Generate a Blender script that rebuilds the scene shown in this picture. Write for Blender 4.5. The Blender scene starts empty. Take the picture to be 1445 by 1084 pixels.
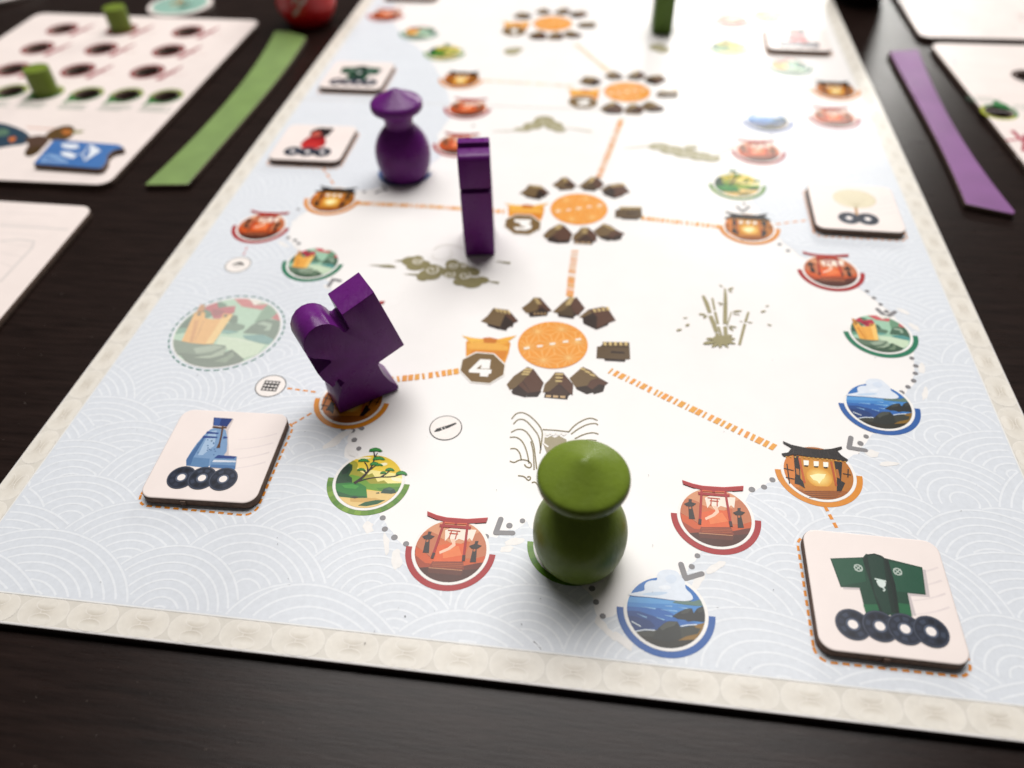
import bpy, bmesh, math, random
import numpy as np
from mathutils import Matrix, Vector

random.seed(7)
rng = np.random.default_rng(11)
scene = bpy.context.scene
COL = scene.collection

# ------------------------------------------------------------------ camera
# metres; origin = near left corner of the game board on the table, x right, y away, z up
F, CX, CY = 1086.0, 722.5, 542.0
XD = np.array([0.99139372, -0.07334209, 0.10844091])
V1 = np.array([922 - CX, 549 + CY, -F])
YD = V1 / np.linalg.norm(V1)
XD = XD - YD * XD.dot(YD); XD /= np.linalg.norm(XD)
ZD = np.cross(XD, YD)
RW = np.array([XD, YD, ZD])                       # world from camera axes
CAM = np.array([0.12496042, -0.05588743, 0.13061324])

cam = bpy.data.cameras.new('camera')
cam_ob = bpy.data.objects.new('camera', cam); COL.objects.link(cam_ob)
M4 = Matrix.Identity(4)
for i in range(3):
    for j in range(3): M4[i][j] = float(RW[i][j])
    M4[i][3] = float(CAM[i])
cam_ob.matrix_world = M4
cam.sensor_width = 36.0; cam.lens = 36.0 * F / 1445.0
cam.clip_start = 0.005; cam.clip_end = 50
cam.dof.use_dof = True; cam.dof.focus_distance = 0.155; cam.dof.aperture_fstop = 9.5
scene.camera = cam_ob

# ------------------------------------------------------------------ world, lamps, exposure
world = bpy.data.worlds.new('World'); scene.world = world; world.use_nodes = True
bg = world.node_tree.nodes['Background']
bg.inputs['Color'].default_value = (1.0, 0.93, 0.86, 1); bg.inputs['Strength'].default_value = 0.07

def area(name, loc, target, size, energy, color, size_y=None):
    l = bpy.data.lights.new(name, 'AREA'); l.energy = energy; l.color = color; l.size = size
    if size_y: l.shape = 'RECTANGLE'; l.size_y = size_y
    o = bpy.data.objects.new(name, l); COL.objects.link(o)
    o.location = loc
    o.rotation_euler = (Vector(target) - Vector(loc)).to_track_quat('-Z', 'Y').to_euler()
    o['kind'] = 'light'
    return o
area('ceiling_lamp', (0.08, 0.56, 0.98), (0.12, 0.12, 0), 0.90, 16.8, (1.0, 0.972, 0.948), 0.58)
area('far_lamp', (0.42, 1.45, 0.46), (0.20, 0.25, 0), 0.46, 5.6, (1.0, 0.985, 0.94), 0.20)

vs = scene.view_settings
vs.view_transform = 'Standard'; vs.look = 'None'; vs.exposure = 0.0; vs.gamma = 1.0; vs.use_curve_mapping = False

# ------------------------------------------------------------------ helpers
TOP = 0.002                                       # top of the game board
def px(u, v, z=TOP):
    """point of the plane z seen at that place of the photograph"""
    d = RW @ np.array([u - CX, -(v - CY), -F])
    return CAM + d * ((z - CAM[2]) / d[2])
def on_face(u, v, p0, n):
    d = RW @ np.array([u - CX, -(v - CY), -F])
    return CAM + d * (np.dot(np.asarray(p0) - CAM, n) / np.dot(d, n))
def crop(x0, y0, s, z=TOP):
    return lambda a, b: px(x0 + a / s, y0 + b / s, z)[:2]

def lin(c, k=0.86):
    out = []
    for v in c[:3]:
        v = min(max(v / 255.0, 0), 1)
        out.append((v / 12.92 if v <= 0.04045 else ((v + 0.055) / 1.055) ** 2.4) * k)
    return tuple(out) + (1.0,)

def tag(o, label=None, cat=None, group=None, kind=None):
    if label: o['label'] = label
    if cat: o['category'] = cat
    if group: o['group'] = group
    if kind: o['kind'] = kind
    return o

def link(name, me, mats, parent=None, smooth=False):
    o = bpy.data.objects.new(name, me); COL.objects.link(o)
    for m in mats: me.materials.append(m)
    if smooth:
        me.polygons.foreach_set('use_smooth', [True] * len(me.polygons))
    if parent: o.parent = parent
    return o

# ------------------------------------------------------------------ materials
def nodes(name):
    m = bpy.data.materials.new(name); m.use_nodes = True
    nt = m.node_tree; b = nt.nodes['Principled BSDF']
    return m, nt, b
def new(nt, t, **kw):
    n = nt.nodes.new(t)
    for k, v in kw.items():
        if k in n.inputs: n.inputs[k].default_value = v
        else: setattr(n, k, v)
    return n
def mapping(nt, scale):
    tc = nt.nodes.new('ShaderNodeTexCoord'); mp = nt.nodes.new('ShaderNodeMapping')
    mp.inputs['Scale'].default_value = scale
    nt.links.new(tc.outputs['Object'], mp.inputs['Vector'])
    return mp
def noise(nt, mp, scale, detail=3, rough=0.55):
    n = new(nt, 'ShaderNodeTexNoise'); n.inputs['Scale'].default_value = scale
    n.inputs['Detail'].default_value = detail; n.inputs['Roughness'].default_value = rough
    nt.links.new(mp.outputs['Vector'], n.inputs['Vector']); return n
def ramp(nt, src, stops):
    r = nt.nodes.new('ShaderNodeValToRGB')
    e = r.color_ramp.elements
    while len(e) < len(stops): e.new(0.5)
    for el, (p, c) in zip(e, stops): el.position = p; el.color = c if len(c) == 4 else (*c, 1)
    nt.links.new(src, r.inputs['Fac']); return r
def bump(nt, b, src, strength, dist):
    n = nt.nodes.new('ShaderNodeBump'); n.inputs['Strength'].default_value = strength
    n.inputs['Distance'].default_value = dist
    nt.links.new(src, n.inputs['Height']); nt.links.new(n.outputs['Normal'], b.inputs['Normal'])

def mix_mul(nt, a_sock, b_sock, fac=1.0):
    m = nt.nodes.new('ShaderNodeMix'); m.data_type = 'RGBA'; m.blend_type = 'MULTIPLY'
    m.inputs[0].default_value = fac
    nt.links.new(a_sock, m.inputs[6]); nt.links.new(b_sock, m.inputs[7]); return m.outputs[2]

def mat_ink():
    m, nt, b = nodes('printed_ink')
    at = nt.nodes.new('ShaderNodeAttribute'); at.attribute_name = 'Col'
    mp = mapping(nt, (1, 1, 1))
    n1 = noise(nt, mp, 900, 3); r1 = ramp(nt, n1.outputs['Fac'], [(0.3, (.93,) * 3), (0.7, (1,) * 3)])
    c = mix_mul(nt, at.outputs['Color'], r1.outputs['Color'])
    nt.links.new(c, b.inputs['Base Color'])
    n2 = noise(nt, mp, 60, 3); rr = ramp(nt, n2.outputs['Fac'], [(0.3, (.29,) * 3), (0.7, (.37,) * 3)])
    nt.links.new(rr.outputs['Color'], b.inputs['Roughness'])
    b.inputs['Specular IOR Level'].default_value = .20
    n3 = noise(nt, mp, 2600, 2); bump(nt, b, n3.outputs['Fac'], 0.05, 0.0002)
    return m
INK = mat_ink()

def mat_plain(name, srgb, rough=0.45, var=0.06, nscale=300, bumpk=0.05, k=0.86, coat=0.0, spec=0.5):
    m, nt, b = nodes(name)
    mp = mapping(nt, (1, 1, 1)); n1 = noise(nt, mp, nscale, 4)
    c = lin(srgb, k)
    lo = tuple(v * (1 - var) for v in c[:3]); hi = tuple(min(1, v * (1 + var)) for v in c[:3])
    r1 = ramp(nt, n1.outputs['Fac'], [(0.3, lo), (0.7, hi)])
    nt.links.new(r1.outputs['Color'], b.inputs['Base Color'])
    n2 = noise(nt, mp, nscale * .3, 3)
    rr = ramp(nt, n2.outputs['Fac'], [(0.3, (max(rough - .06, 0.02),) * 3), (0.7, (rough + .06,) * 3)])
    nt.links.new(rr.outputs['Color'], b.inputs['Roughness'])
    b.inputs['Specular IOR Level'].default_value = spec
    if coat: b.inputs['Coat Weight'].default_value = coat; b.inputs['Coat Roughness'].default_value = .15
    if bumpk:
        n3 = noise(nt, mp, nscale * 4, 3); bump(nt, b, n3.outputs['Fac'], bumpk, 0.0003)
    return m
BOARD_WHITE = mat_plain('board_white_paper', (246, 243, 241), .33, .012, 120, .03, spec=.24)
TILE_WHITE = mat_plain('tile_pinkish_paper', (243, 231, 226), .38, .02, 160, .04, spec=.3)
CARD_EDGE = mat_plain('dark_cardboard_edge', (112, 92, 80), .85, .25, 900, .3)
BOARD_EDGE = mat_plain('board_dark_edge', (46, 34, 32), .6, .2, 600, .2)

def mat_wood_paint(name, srgb, rough=.34):
    m, nt, b = nodes(name)
    mp = mapping(nt, (1, 1, 1)); c = lin(srgb, 1)
    n1 = noise(nt, mp, 220, 5, .65)
    r1 = ramp(nt, n1.outputs['Fac'], [(0.25, tuple(v * .86 for v in c[:3])), (0.75, tuple(v * 1.1 for v in c[:3]))])
    # tiny worn specks in the paint
    vo = new(nt, 'ShaderNodeTexNoise'); vo.inputs['Scale'].default_value = 1500; vo.inputs['Detail'].default_value = 1
    nt.links.new(mp.outputs['Vector'], vo.inputs['Vector'])
    sp = ramp(nt, vo.outputs['Fac'], [(0.76, (1, 1, 1)), (0.82, (1.0, .9, .95))])
    nt.links.new(mix_mul(nt, r1.outputs['Color'], sp.outputs['Color']), b.inputs['Base Color'])
    n2 = noise(nt, mp, 400, 4)
    rr = ramp(nt, n2.outputs['Fac'], [(0.3, (rough - .06,) * 3), (0.7, (rough + .1,) * 3)])
    nt.links.new(rr.outputs['Color'], b.inputs['Roughness'])
    b.inputs['Specular IOR Level'].default_value = .22
    mp2 = mapping(nt, (1, 1, .25)); n3 = noise(nt, mp2, 1100, 4); bump(nt, b, n3.outputs['Fac'], .26, .0003)
    return m
PURPLE = mat_wood_paint('purple_painted_wood', (98, 30, 112), .3)
GREEN = mat_wood_paint('green_painted_wood', (106, 125, 42), .33)
GREEN_DARK = mat_wood_paint('deep_green_painted_wood', (78, 104, 34), .42)

def mat_table():
    m, nt, b = nodes('espresso_wood')
    mp = mapping(nt, (6, 60, 60)); mp.inputs['Rotation'].default_value = (0, 0, math.radians(-4))
    n1 = noise(nt, mp, 9, 6, .65)
    r1 = ramp(nt, n1.outputs['Fac'], [(.3, (.006, .0030, .0024)), (.7, (.018, .0100, .0082))])
    nt.links.new(r1.outputs['Color'], b.inputs['Base Color'])
    mp1 = mapping(nt, (1, 1, 1)); n2 = noise(nt, mp1, 14, 4)
    n4 = noise(nt, mp, 30, 4, .7)
    ad = nt.nodes.new('ShaderNodeMath'); ad.operation = 'ADD'
    nt.links.new(n2.outputs['Fac'], ad.inputs[0]); nt.links.new(n4.outputs['Fac'], ad.inputs[1])
    rr = ramp(nt, ad.outputs[0], [(.35, (.17,) * 3), (.65, (.30,) * 3)])
    rr.color_ramp.elements[0].position = .3; rr.color_ramp.elements[1].position = 1.0
    nt.links.new(rr.outputs['Color'], b.inputs['Roughness'])
    b.inputs['Specular IOR Level'].default_value = .15
    bump(nt, b, n4.outputs['Fac'], .08, .0006)
    return m
TABLE = mat_table()

# ------------------------------------------------------------------ print: flat inked shapes in the plane of a card
DZ = 3e-6
class Print:
    def __init__(self, z, xf=None, tint=None):
        self.z = z; self.v = []; self.f = []; self.c = []; self.k = 0
        self.xf = xf or (lambda p: p); self.tint = tint
    def col(self, c):
        dark = min(c[:3]) < 150; c = lin(c)
        if dark: c = tuple(v ** 1.17 for v in c[:3]) + (1.0,)       # full ink, not a tint of the paper
        if self.tint:
            t, a = self.tint; t = lin(t)
            c = tuple(c[i] * (1 - a) + t[i] * a for i in range(3)) + (1.0,)
        return c
    def _add(self, pts, faces, cols, layer):
        if layer is None: self.k += 1; layer = self.k
        else: self.k = max(self.k, layer)
        z = self.z + layer * DZ; b = len(self.v)
        for p in pts:
            q = self.xf(np.asarray(p, float)); self.v.append((q[0], q[1], z))
        for fc, cc in zip(faces, cols):
            self.f.append([b + i for i in fc]); self.c.append(cc)
        return layer
    def poly(self, pts, c, layer=None, clip=None):
        pts = [np.asarray(p, float) for p in pts]
        if clip is not None: pts = clip_circle(pts, *clip)
        if len(pts) < 3: return
        a = sum(pts[i - 1][0] * pts[i][1] - pts[i][0] * pts[i - 1][1] for i in range(len(pts)))
        if a < 0: pts = pts[::-1]
        return self._add(pts, [range(len(pts))], [self.col(c)], layer)
    def disc(self, c, r, col, layer=None, rim=None, n=40, ry=None, a0=0):
        ry = ry or r
        pts = [(c[0] + r * math.cos(t), c[1] + ry * math.sin(t)) for t in [2 * math.pi * i / n + a0 for i in range(n)]]
        if rim is None: return self._add(pts, [range(n)], [self.col(col)], layer)
        ci, cr = self.col(col), self.col(rim)
        return self._add([c] + pts, [(0, i + 1, (i + 1) % n + 1) for i in range(n)], [(ci, cr, cr)] * n, layer)
    def glow(self, c, r, col, rim, layer=None, n=24, clip=None):
        return self.disc(c, r, col, layer, rim, n)
    def ring(self, c, r0, r1, col, a0=0, a1=2 * math.pi, n=48, layer=None):
        pts = []
        for i in range(n + 1):
            t = a0 + (a1 - a0) * i / n
            pts += [(c[0] + r0 * math.cos(t), c[1] + r0 * math.sin(t)), (c[0] + r1 * math.cos(t), c[1] + r1 * math.sin(t))]
        return self._add(pts, [(2 * i, 2 * i + 1, 2 * i + 3, 2 * i + 2) for i in range(n)], [self.col(col)] * n, layer)
    def stroke(self, pts, w, col, layer=None, closed=False, smooth=0):
        P = [np.asarray(p, float) for p in pts]
        W = list(w) if hasattr(w, '__len__') else [w] * len(P)
        for _ in range(smooth): P, W = chaikin(P, W, closed)
        n = len(P); V = []
        for i in range(n):
            a = P[i - 1] if (i or closed) else P[i]; b = P[(i + 1) % n] if (i < n - 1 or closed) else P[i]
            d = b - a; L = math.hypot(*d) or 1e-9; nn = np.array([-d[1], d[0]]) / L
            V += [P[i] - nn * W[i] / 2, P[i] + nn * W[i] / 2]
        m = n if closed else n - 1
        F_ = [(2 * i, 2 * ((i + 1) % n), 2 * ((i + 1) % n) + 1, 2 * i + 1) for i in range(m)]
        return self._add(V, F_, [self.col(col)] * m, layer)
    def build(self, name, parent, kind=None, label=None):
        me = bpy.data.meshes.new(name); me.from_pydata(self.v, [], self.f); me.update()
        at = me.color_attributes.new('Col', 'FLOAT_COLOR', 'CORNER')
        buf = []
        for fc, cc in zip(self.f, self.c):
            if isinstance(cc[0], tuple):
                for x in cc: buf += x
            else: buf += list(cc) * len(fc)
        at.data.foreach_set('color', buf)
        o = link(name, me, [INK], parent)
        tag(o, label=label, kind=kind); return o

def chaikin(P, W, closed=False):
    Q, U = [], []; n = len(P)
    if not closed: Q.append(P[0]); U.append(W[0])
    for i in range(n if closed else n - 1):
        a, b = P[i], P[(i + 1) % n]; wa, wb = W[i], W[(i + 1) % n]
        Q += [a * .75 + b * .25, a * .25 + b * .75]; U += [wa * .75 + wb * .25, wa * .25 + wb * .75]
    if not closed: Q.append(P[-1]); U.append(W[-1])
    return Q, U
def sm(pts, n=2):
    P = [np.asarray(p, float) for p in pts]; W = [0] * len(P)
    for _ in range(n): P, W = chaikin(P, W, True)
    return P
def clip_circle(pts, c, r, n=48):
    out = list(pts)
    for i in range(n):
        t0, t1 = 2 * math.pi * i / n, 2 * math.pi * (i + 1) / n
        a = np.array([c[0] + r * math.cos(t0), c[1] + r * math.sin(t0)]); b = np.array([c[0] + r * math.cos(t1), c[1] + r * math.sin(t1)])
        e = b - a; res = []
        side = lambda p: e[0] * (p[1] - a[1]) - e[1] * (p[0] - a[0])
        for j in range(len(out)):
            p, q = out[j - 1], out[j]; sp, sq = side(p), side(q)
            if (sp >= 0) != (sq >= 0): res.append(p + (q - p) * (sp / (sp - sq)))
            if sq >= 0: res.append(q)
        out = res
        if not out: return []
    return out
def inside(poly, P):
    P = np.asarray(P); x, y = P[:, 0], P[:, 1]; c = np.zeros(len(P), bool); n = len(poly)
    for i in range(n):
        x0, y0 = poly[i - 1]; x1, y1 = poly[i]
        if y0 == y1: continue
        k = ((y0 > y) != (y1 > y)) & (x < (x1 - x0) * (y - y0) / (y1 - y0) + x0)
        c ^= k
    return c

# ------------------------------------------------------------------ card slabs
def rounded_poly(pts, r, n=6):
    out = []; P = [np.asarray(p, float) for p in pts]; N = len(P)
    for i in range(N):
        a, b, c = P[i - 1], P[i], P[(i + 1) % N]
        u = (a - b) / np.linalg.norm(a - b); w = (c - b) / np.linalg.norm(c - b)
        rr = r[i] if hasattr(r, '__len__') else r
        if rr <= 0: out.append(b); continue
        ang = math.acos(max(-1, min(1, float(u.dot(w))))); d = rr / math.tan(ang / 2)
        s, e = b + u * d, b + w * d; ctr = b + (u + w) / np.linalg.norm(u + w) * (rr / math.sin(ang / 2))
        a0 = math.atan2(*(s - ctr)[::-1]); a1 = math.atan2(*(e - ctr)[::-1])
        da = (a1 - a0 + math.pi) % (2 * math.pi) - math.pi
        for k in range(n + 1):
            t = a0 + da * k / n; out.append(ctr + rr * np.array([math.cos(t), math.sin(t)]))
    return out
def ccw(P):
    a = sum(P[i - 1][0] * P[i][1] - P[i][0] * P[i - 1][1] for i in range(len(P)))
    return P if a > 0 else P[::-1]
def inset(P, d):
    n = len(P); out = []
    for i in range(n):
        a, b, c = P[i - 1], P[i], P[(i + 1) % n]
        u = b - a; w = c - b; u = u / (np.linalg.norm(u) + 1e-12); w = w / (np.linalg.norm(w) + 1e-12)
        n1 = np.array([-u[1], u[0]]); n2 = np.array([-w[1], w[0]]); m = n1 + n2
        m = m / (np.linalg.norm(m) + 1e-12); out.append(b + m * d / max(.5, m.dot(n1)))
    return out
def slab(name, outline, z0, t, mats, parent=None, edge=.00035, holes=()):
    """card with a rounded upper rim; mats = [edge, face]"""
    P = ccw([np.asarray(p, float) for p in outline])
    bm = bmesh.new(); rings = []
    prof = [(edge * .6, 0), (0, edge * .6), (0, t - edge), (edge * .3, t - edge * .3), (edge, t)]
    for d, z in prof:
        Q = inset(P, d) if d else P
        rings.append([bm.verts.new((q[0], q[1], z0 + z)) for q in Q])
    n = len(P)
    for k in range(len(rings) - 1):
        for i in range(n):
            f = bm.faces.new((rings[k][i], rings[k][(i + 1) % n], rings[k + 1][(i + 1) % n], rings[k + 1][i]))
            f.material_index = 1 if k >= len(rings) - 2 else 0; f.smooth = True
    if not holes:
        f = bm.faces.new(rings[-1]); f.material_index = 1
        f = bm.faces.new(rings[0][::-1])
    else:
        loops = [rings[-1]]
        for (c, r) in holes:
            up = []; lo = []
            for i in range(28):
                a = 2 * math.pi * i / 28
                q = (c[0] + r * math.cos(a), c[1] + r * math.sin(a))
                up.append(bm.verts.new((*q, z0 + t))); lo.append(bm.verts.new((*q, z0)))
            loops.append(up)
            for i in range(28):
                f = bm.faces.new((up[i], up[(i + 1) % 28], lo[(i + 1) % 28], lo[i])); f.smooth = True
        ed = []
        for L in loops:
            for i in range(len(L)):
                e = bm.edges.get((L[i], L[(i + 1) % len(L)])) or bm.edges.new((L[i], L[(i + 1) % len(L)])); ed.append(e)
        r = bmesh.ops.triangle_fill(bm, use_beauty=True, use_dissolve=False, edges=ed)
        for g in r['geom']:
            if isinstance(g, bmesh.types.BMFace):
                g.material_index = 1
                if g.normal.z < 0: g.normal_flip()
    me = bpy.data.meshes.new(name); bm.to_mesh(me); bm.free()
    return link(name, me, mats, parent)

# ------------------------------------------------------------------ the table
bm = bmesh.new(); bmesh.ops.create_grid(bm, x_segments=1, y_segments=1, size=1)
for v in bm.verts: v.co = (v.co.x * .9 + .1, v.co.y * .8 + .55, 0)
r = bmesh.ops.extrude_face_region(bm, geom=bm.faces[:])
for v in [g for g in r['geom'] if isinstance(g, bmesh.types.BMVert)]: v.co.z -= .03
bmesh.ops.recalc_face_normals(bm, faces=bm.faces[:])
me = bpy.data.meshes.new('table_top'); bm.to_mesh(me); bm.free()
table = tag(link('table_top', me, [TABLE]), 'dark espresso wooden table top under the board game', 'table', kind='structure')

# ------------------------------------------------------------------ the game board
BW, BD, BORD = .22, .44, .0061
board = slab('game_board', [(0, 0), (BW, 0), (BW, BD), (0, BD)], 0, TOP, [BOARD_EDGE, BOARD_WHITE], edge=.0004)
tag(board, 'long white printed game board with a beige border lying on the dark table', 'game board')

# beige border with interlocked circles
pr = Print(TOP)
e = .0005; BEIGE = (224, 219, 209)
o4 = [(e, e), (BW - e, e), (BW - e, BD - e), (e, BD - e)]; i4 = [(BORD, BORD), (BW - BORD, BORD), (BW - BORD, BD - BORD), (BORD, BD - BORD)]
pr._add(o4 + i4, [(0, 1, 5, 4), (1, 2, 6, 5), (2, 3, 7, 6), (3, 0, 4, 7)], [pr.col(BEIGE)] * 4, 1)
LB, DB_, MB_ = (235, 230, 220), (207, 199, 185), (228, 222, 211)
def motif(cx, cy, ax, par=0):
    lay = 2 + 9 * par; a = .0047; h = .0031
    for s, (dx, dy) in enumerate(((-.0021, 0), (.0021, 0), (0, .0015), (0, -.0015))):
        if ax: dx, dy = dy, dx
        rx, ry = ((.00265, .0027) if s < 2 else (.0021, .0012))
        if ax: rx, ry = ry, rx
        c = (cx + dx, cy + dy); n = 20
        pts = [c] + [(c[0] + rx * math.cos(2 * math.pi * i / n), c[1] + ry * math.sin(2 * math.pi * i / n)) for i in range(n)]
        j = random.uniform(-3, 3)
        ci = pr.col(tuple(v + j for v in (MB_ if s < 2 else LB)))
        cols = []
        def rimcol(i):
            t = 2 * math.pi * i / n; toward = -(math.cos(t) * dx + math.sin(t) * dy) / (math.hypot(dx, dy))
            k = max(0, toward)
            return pr.col(tuple(LB[q] * (1 - k) + DB_[q] * k + j for q in range(3)))
        for i in range(n): cols.append((ci, rimcol(i), rimcol((i + 1) % n)))
        pr._add(pts, [(0, i + 1, (i + 1) % n + 1) for i in range(n)], cols, lay + s * 2)
        pr.stroke(pts[1:], .00013, (241, 236, 228), lay + s * 2 + 1, closed=True)
nx = 22; sp = (BW - .0036) / nx
for i in range(nx): motif(.0018 + sp * (i + .5), BORD * .5 + .0001, False, i % 2)
ny = 43; sp = (BD - BORD * 2) / ny
for i in range(ny):
    motif(BORD * .5, BORD + sp * (i + .5), True, i % 2); motif(BW - BORD * .5, BORD + sp * (i + .5), True, i % 2)
pr.build('border_print', board)

# pale blue sea area with wave lines
RIGHT = [(1226, 166), (1200, 173), (1135, 178), (1108, 195), (1090, 240), (1062, 285), (1092, 330), (1130, 362), (1200, 398), (1258, 440), (1288, 490), (1290, 540), (1262, 575), (1240, 607), (1205, 645),
         (1150, 660), (1095, 680), (1062, 692), (1020, 740), (985, 785), (950, 820), (905, 850), (873, 866), (845, 872), (832, 838), (790, 790), (745, 738), (700, 757), (660, 765), (605, 780), (572, 772), (548, 745), (528, 716),
         (500, 668), (486, 640), (494, 600), (470, 570), (455, 520), (480, 450), (465, 400), (440, 372), (405, 338), (412, 312), (445, 290), (500, 270), (548, 264), (590, 246), (622, 222), (618, 190), (640, 160), (628, 120), (606, 80), (570, 52), (548, 22), (560, 2), (600, -18)]
inner = [px(*p)[:2] for p in RIGHT]
ring_ = []
for i in range(len(inner) - 1):
    a, b = inner[i], inner[i + 1]; n = max(1, int(np.linalg.norm(b - a) / .0012))
    for k in range(n):
        p = a + (b - a) * k / n; ring_.append(p + rng.normal(0, .00022, 2))
ring_.append(inner[-1])
left_top = [(inner[-1][0], BD - BORD), (BORD, BD - BORD), (BORD, BORD), (BW - BORD, BORD), (BW - BORD, inner[0][1])]
SEA = ring_ + [np.array(p) for p in left_top]
pr = Print(TOP + 4e-5); BLUE = (224, 229, 236)
pr.poly(SEA, BLUE, 1)
humps = []
dx, dy = .0235, .0088; row = 0; y = -.006
while y < .36:
    x = -.012 + (row % 2) * dx / 2
    while x < BW + .016:
        humps.append((x + rng.uniform(-.0042, .0042), y + rng.uniform(-.0024, .0024), rng.uniform(.0105, .0165), rng.uniform(.9, 1.5), math.radians(rng.uniform(-55, 35))))
        x += dx
    y += dy; row += 1
humps.sort(key=lambda h: h[1])                    # the nearer hump covers the one behind
SPC, lw, NS = .00180, .00042, 96
def hump_local(P, h):
    d = P - np.array(h[:2]); c, s = math.cos(h[4]), math.sin(h[4])
    u = d[:, 0] * c + d[:, 1] * s; v = -d[:, 0] * s + d[:, 1] * c
    return np.hypot(u / h[3], v)
arcs = []
for hi, h in enumerate(humps):
    near = [k for k in range(hi) if abs(humps[k][0] - h[0]) < .045 and abs(humps[k][1] - h[1]) < .036]
    cs, sn = math.cos(h[4]), math.sin(h[4])
    for j in range(int(h[2] / SPC) + 1):
        rr = h[2] - j * SPC
        if rr < .001: continue
        t = np.linspace(-.7, math.pi + .7, NS); u = rr * h[3] * np.cos(t); v = rr * np.sin(t)
        P = np.stack([h[0] + u * cs - v * sn, h[1] + u * sn + v * cs], 1)
        ok = (P[:, 0] > BORD + .0003) & (P[:, 0] < BW - BORD - .0003) & (P[:, 1] > BORD + .0003)
        for k in near: ok &= hump_local(P, humps[k]) > humps[k][2] + .0002
        if ok.any(): arcs.append((P, ok, hi))
ins = inside(SEA, np.concatenate([a[0] for a in arcs])).reshape(-1, NS)
for (P, ok, hi), iv in zip(arcs, ins):
    ok = ok & iv; i = 0
    while i < NS:
        if ok[i]:
            e = i
            while e + 1 < NS and ok[e + 1]: e += 1
            if e - i >= 2: pr.stroke(list(P[i:e + 1]), lw, (237, 241, 246), 2 + hi % 5)
            i = e + 1
        else: i += 1
# white line where the border starts
for a, b in (((BORD, BORD), (BW - BORD, BORD)), ((BORD, BORD), (BORD, .36)), ((BW - BORD, BORD), (BW - BORD, .36))): pr.stroke([a, b], .0003, (240, 240, 238), 7)
# loose white brush dabs beside the route
dn = 0
for (u, v, a) in [(520, 745, -60), (545, 768, -65), (560, 790, -70), (1010, 800, 40), (985, 820, 60), (1300, 520, 80), (1305, 555, 75), (1230, 640, 10), (1255, 655, 10), (848, 880, -50), (862, 895, -35), (880, 905, -30),
                  (483, 615, 50), (470, 625, 60), (725, 765, 10), (715, 775, 20), (1275, 440, -50), (1290, 462, -60), (420, 350, -40), (400, 345, -40), (462, 405, -30), (1270, 600, 20), (498, 640, -40)]:
    c = px(u, v)[:2]; t = math.radians(a + rng.uniform(-10, 10)); L = rng.uniform(.0014, .0028); w = rng.uniform(.0006, .0011)
    ax = np.array([math.cos(t), math.sin(t)]); ay = np.array([-ax[1], ax[0]])
    P = [c + ax * L * math.cos(q) * rng.uniform(.7, 1.15) + ay * w * math.sin(q) * rng.uniform(.6, 1.3) for q in np.linspace(0, 2 * math.pi, 14)[:-1]]
    dn += 1; pr.poly(sm(P, 1), (244, 241, 238), 8 + dn % 5)
pr.build('sea_wave_print', board)

# ---------- station artwork, drawn once in millimetre-true local coordinates round the disc centre
def local(fn, c):
    o = fn(*c)
    return lambda *pts: [fn(*p) - o for p in pts]
K1 = crop(940, 620, 4.8167); K2 = crop(860, 780, 7.228); K3 = crop(440, 600, 7.744); K5 = crop(220, 400, 6.375)
R7 = .0070
CLIP = ((0, 0), R7)
def station(name, kind, pos, label=None, tint=None, scale=1.0, ring=True):
    c = np.asarray(pos[:2])
    pr = Print(TOP + 80e-6, lambda p: c + p * scale, tint)
    art[kind](pr)
    return pr, name, label
RINGC = dict(torii=(182, 46, 50), inn=(230, 155, 50), sea=(62, 112, 180), meadow=(118, 158, 52), garden=(60, 140, 110))
def base(pr, kind, fill, rim=None):
    pr.ring((0, 0), .00765, .00885, RINGC[kind], math.pi, 2 * math.pi, layer=1)
    if kind == 'meadow':
        for i in range(9):
            a = math.pi * (1.04 + i * .107); pr.ring((0, 0), .0077, .0088, random.choice([(96, 146, 44), (140, 176, 62), (104, 150, 40)]), a, a + .16, 5, layer=2)
    pr.disc((0, 0), .0076, (248, 245, 241), 3)
    pr.disc((0, 0), R7, fill, 4, rim=rim, n=48)
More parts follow.
